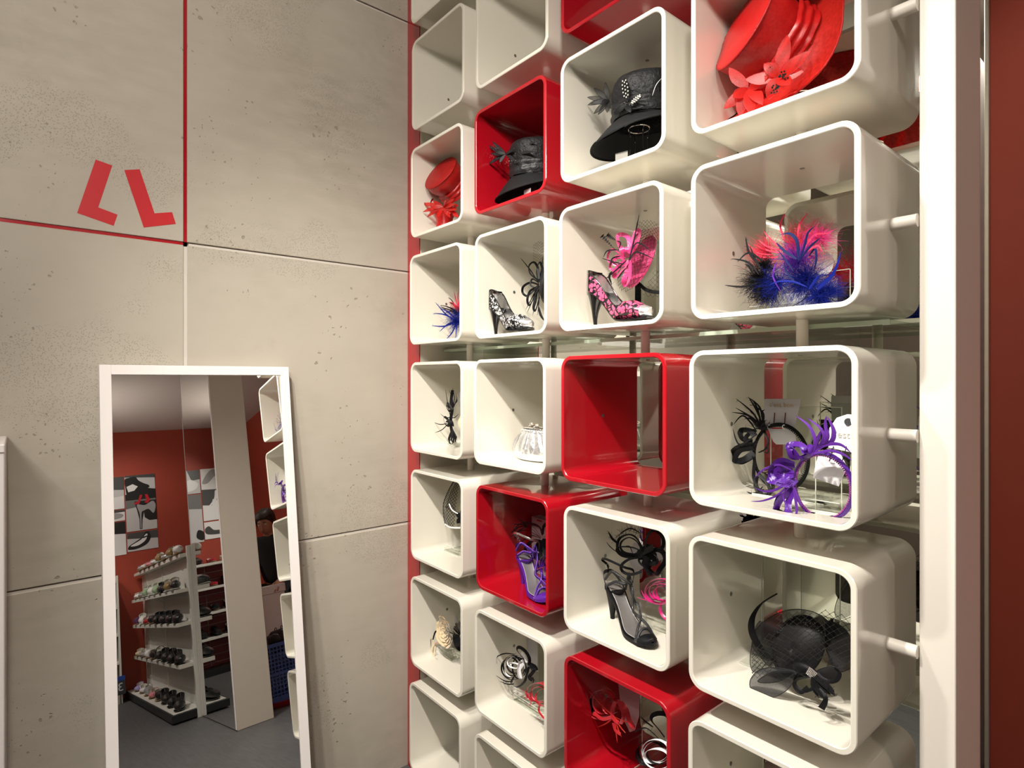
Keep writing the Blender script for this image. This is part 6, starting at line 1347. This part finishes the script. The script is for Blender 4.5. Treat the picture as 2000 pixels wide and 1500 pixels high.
skin_mesh('trousers', TR, [('p', 'hL'), ('hL', 'kL'), ('kL', 'aL'), ('p', 'hR'), ('hR', 'kR'), ('kR', 'aR')], TRS, pe, 2, 'p')
hd = Matrix.Translation((.205, 0, 1.42)) @ Matrix.Rotation(R(28), 4, 'Y')
q = MB(); q.lathe(dense([(.001, .108), (.05, .100), (.083, .065), (.092, .02), (.088, -.035), (.070, -.085), (.045, -.10)], 4), 28, hd, lambda r, z, a: (r * math.cos(a) * 1.02 - (.012 if math.cos(a) < 0 else -.002) - (.030 if (math.cos(a) > .35 and z < .055) else 0), r * .90 * math.sin(a), z)); q.build('hair', HAIR, pe)
q = MB(); q.ball(hd @ Vector((.012, 0, -.02)), .082, 20, 14, (.98, .80, 1.18)); q.build('face', SKIN, pe)
q = MB(); q.tube([hd @ Vector(p) for p in ((.088, 0, .0), (.102, 0, -.022), (.108, 0, -.036), (.094, 0, -.042))], lambda t: .007 + .005 * t, 8); q.build('nose', SKIN, pe)
for y in (-.028, .028):
    q = MB(); q.ball(hd @ Vector((.078, y, .002)), .0115, 10, 8, (.6, 1, .6)); q.build('eye', mat('eye white', (.7, .68, .64), .2), pe)
    q = MB(); q.tube([hd @ Vector((.084, y - .014, .020)), hd @ Vector((.089, y, .025)), hd @ Vector((.084, y + .014, .020))], .0028, 5); q.build('eyebrow', HAIR, pe)
    q = MB(); q.ball(hd @ Vector((.0, y * 2.55, -.012)), .024, 10, 8, (.7, .28, 1.1)); q.build('ear', SKIN, pe)
q = MB(); q.tube([hd @ Vector((.078, -.022, -.066)), hd @ Vector((.088, 0, -.064)), hd @ Vector((.078, .022, -.066))], .0045, 6); q.build('mouth', mat('lips', (.42, .12, .10), .4), pe)
for y, x in ((.10, .05), (-.10, .07)):
    q = MB(); q.loft([[(x + a, y + w * math.cos(t), .001 + h * (.5 + .5 * math.sin(t))) for t in [2 * PI * k / 14 for k in range(14)]] for a, w, h in ((-.12, .020, .04), (-.10, .040, .085), (-.03, .043, .085), (.06, .048, .055), (.11, .040, .045), (.135, .016, .025))]); q.build('shoe', BL, pe)

# ======== white unit at the left edge of the picture and shelving beyond the post
p_ = PX(8.5, 868, -1.86); e = thing('display_unit', 'white unit end at the far left edge against the concrete wall', 'cabinet', (-1.995, p_.y - .22, 0))
q = MB(); q.box(-.138, .135, -.20, .22, 0, p_.z - .02, .002); q.build('cabinet_body', WHITE, e); q = MB(); q.box(-.140, .138, -.205, .2205, p_.z - .02, p_.z, .002); q.build('cabinet_top', WHITE, e)
e = thing('shelving_unit', 'narrow white shelving seen in the gap right of the cream post', 'shelving', (-1.0, 3.05, 0))
for x in (-.45, .36): q = MB(); q.box(x, x + .02, -.15, .15, 0, 2.9); q.build('side_panel', SHELFM, e)
for i in range(12): q = MB(); q.box(-.43, .36, -.16, .15, .10 + .24 * i, .125 + .24 * i); q.build('shelf', SHELFM, e)
q = MB(); q.box(-.43, .36, .14, .15, 0, 2.9); q.build('back_panel', mat('grey green back', (.16, .17, .14), .5), e)
for i in range(9):
    k = ('lace', 'clog', 'lace')[i % 3]; rack_shoe(k, 'BL', None, BL, 'black %s on shelf %s of the shelving behind the post' % (KN[k], ['one', 'two', 'three', 'four', 'five', 'six', 'seven', 'eight', 'nine'][i]), (-.74, 2.98, .1255 + .24 * i), R(-90 + 8 * i), 'shoes on the shelving behind the post')

# ------------------------------------------------------------------ keep soft goods inside their cubes
def clamp_goods():
    done = set()
    for o in list(COL.objects):
        if o.parent is not None or 'category' not in o.keys(): continue
        if o['category'] not in ('fascinator', 'headband', 'hat', 'display stand', 'card', 'bag', 'hat stand', 'tag', 'box'): continue
        b = o.location; best = None
        for (c, r) in NM:
            if abs(b.x - CX[c, r]) < S / 2 + .03 and CZ[c, r] - .02 < b.z < CZ[c, r] + SH + .02 and FRONT - .03 < b.y < BACK + .03: best = (c, r)
        if not best: continue
        x0, x1 = CX[best] - S / 2 + WT + .0012, CX[best] + S / 2 - WT - .0012; z0, z1 = CZ[best] + WT + .0004, CZ[best] + SH - WT - .002; rc = .0365 - WT
        def fix(ob, M):
            if ob.type == 'MESH' and ob.data.name not in done:
                done.add(ob.data.name); Mi = M.inverted()
                for v in ob.data.vertices:
                    p = M @ v.co; x = min(max(p.x, x0), x1); z = min(max(p.z, z0), z1); y = min(max(p.y, FRONT + .006), MIRY - .004)
                    for cx_, sx in ((x0 + rc, -1), (x1 - rc, 1)):
                        for cz_, sz in ((z0 + rc, -1), (z1 - rc, 1)):
                            dx, dz = (x - cx_) * sx, (z - cz_) * sz
                            if dx > 0 and dz > 0:
                                L = math.hypot(dx, dz)
                                if L > rc: x = cx_ + sx * dx * rc / L; z = cz_ + sz * dz * rc / L
                    if (x, y, z) != tuple(p): v.co = Mi @ Vector((x, y, z))
            for ch in ob.children: fix(ch, M @ ch.matrix_local)
        fix(o, o.matrix_basis.copy())
bpy.context.view_layer.update()
clamp_goods()
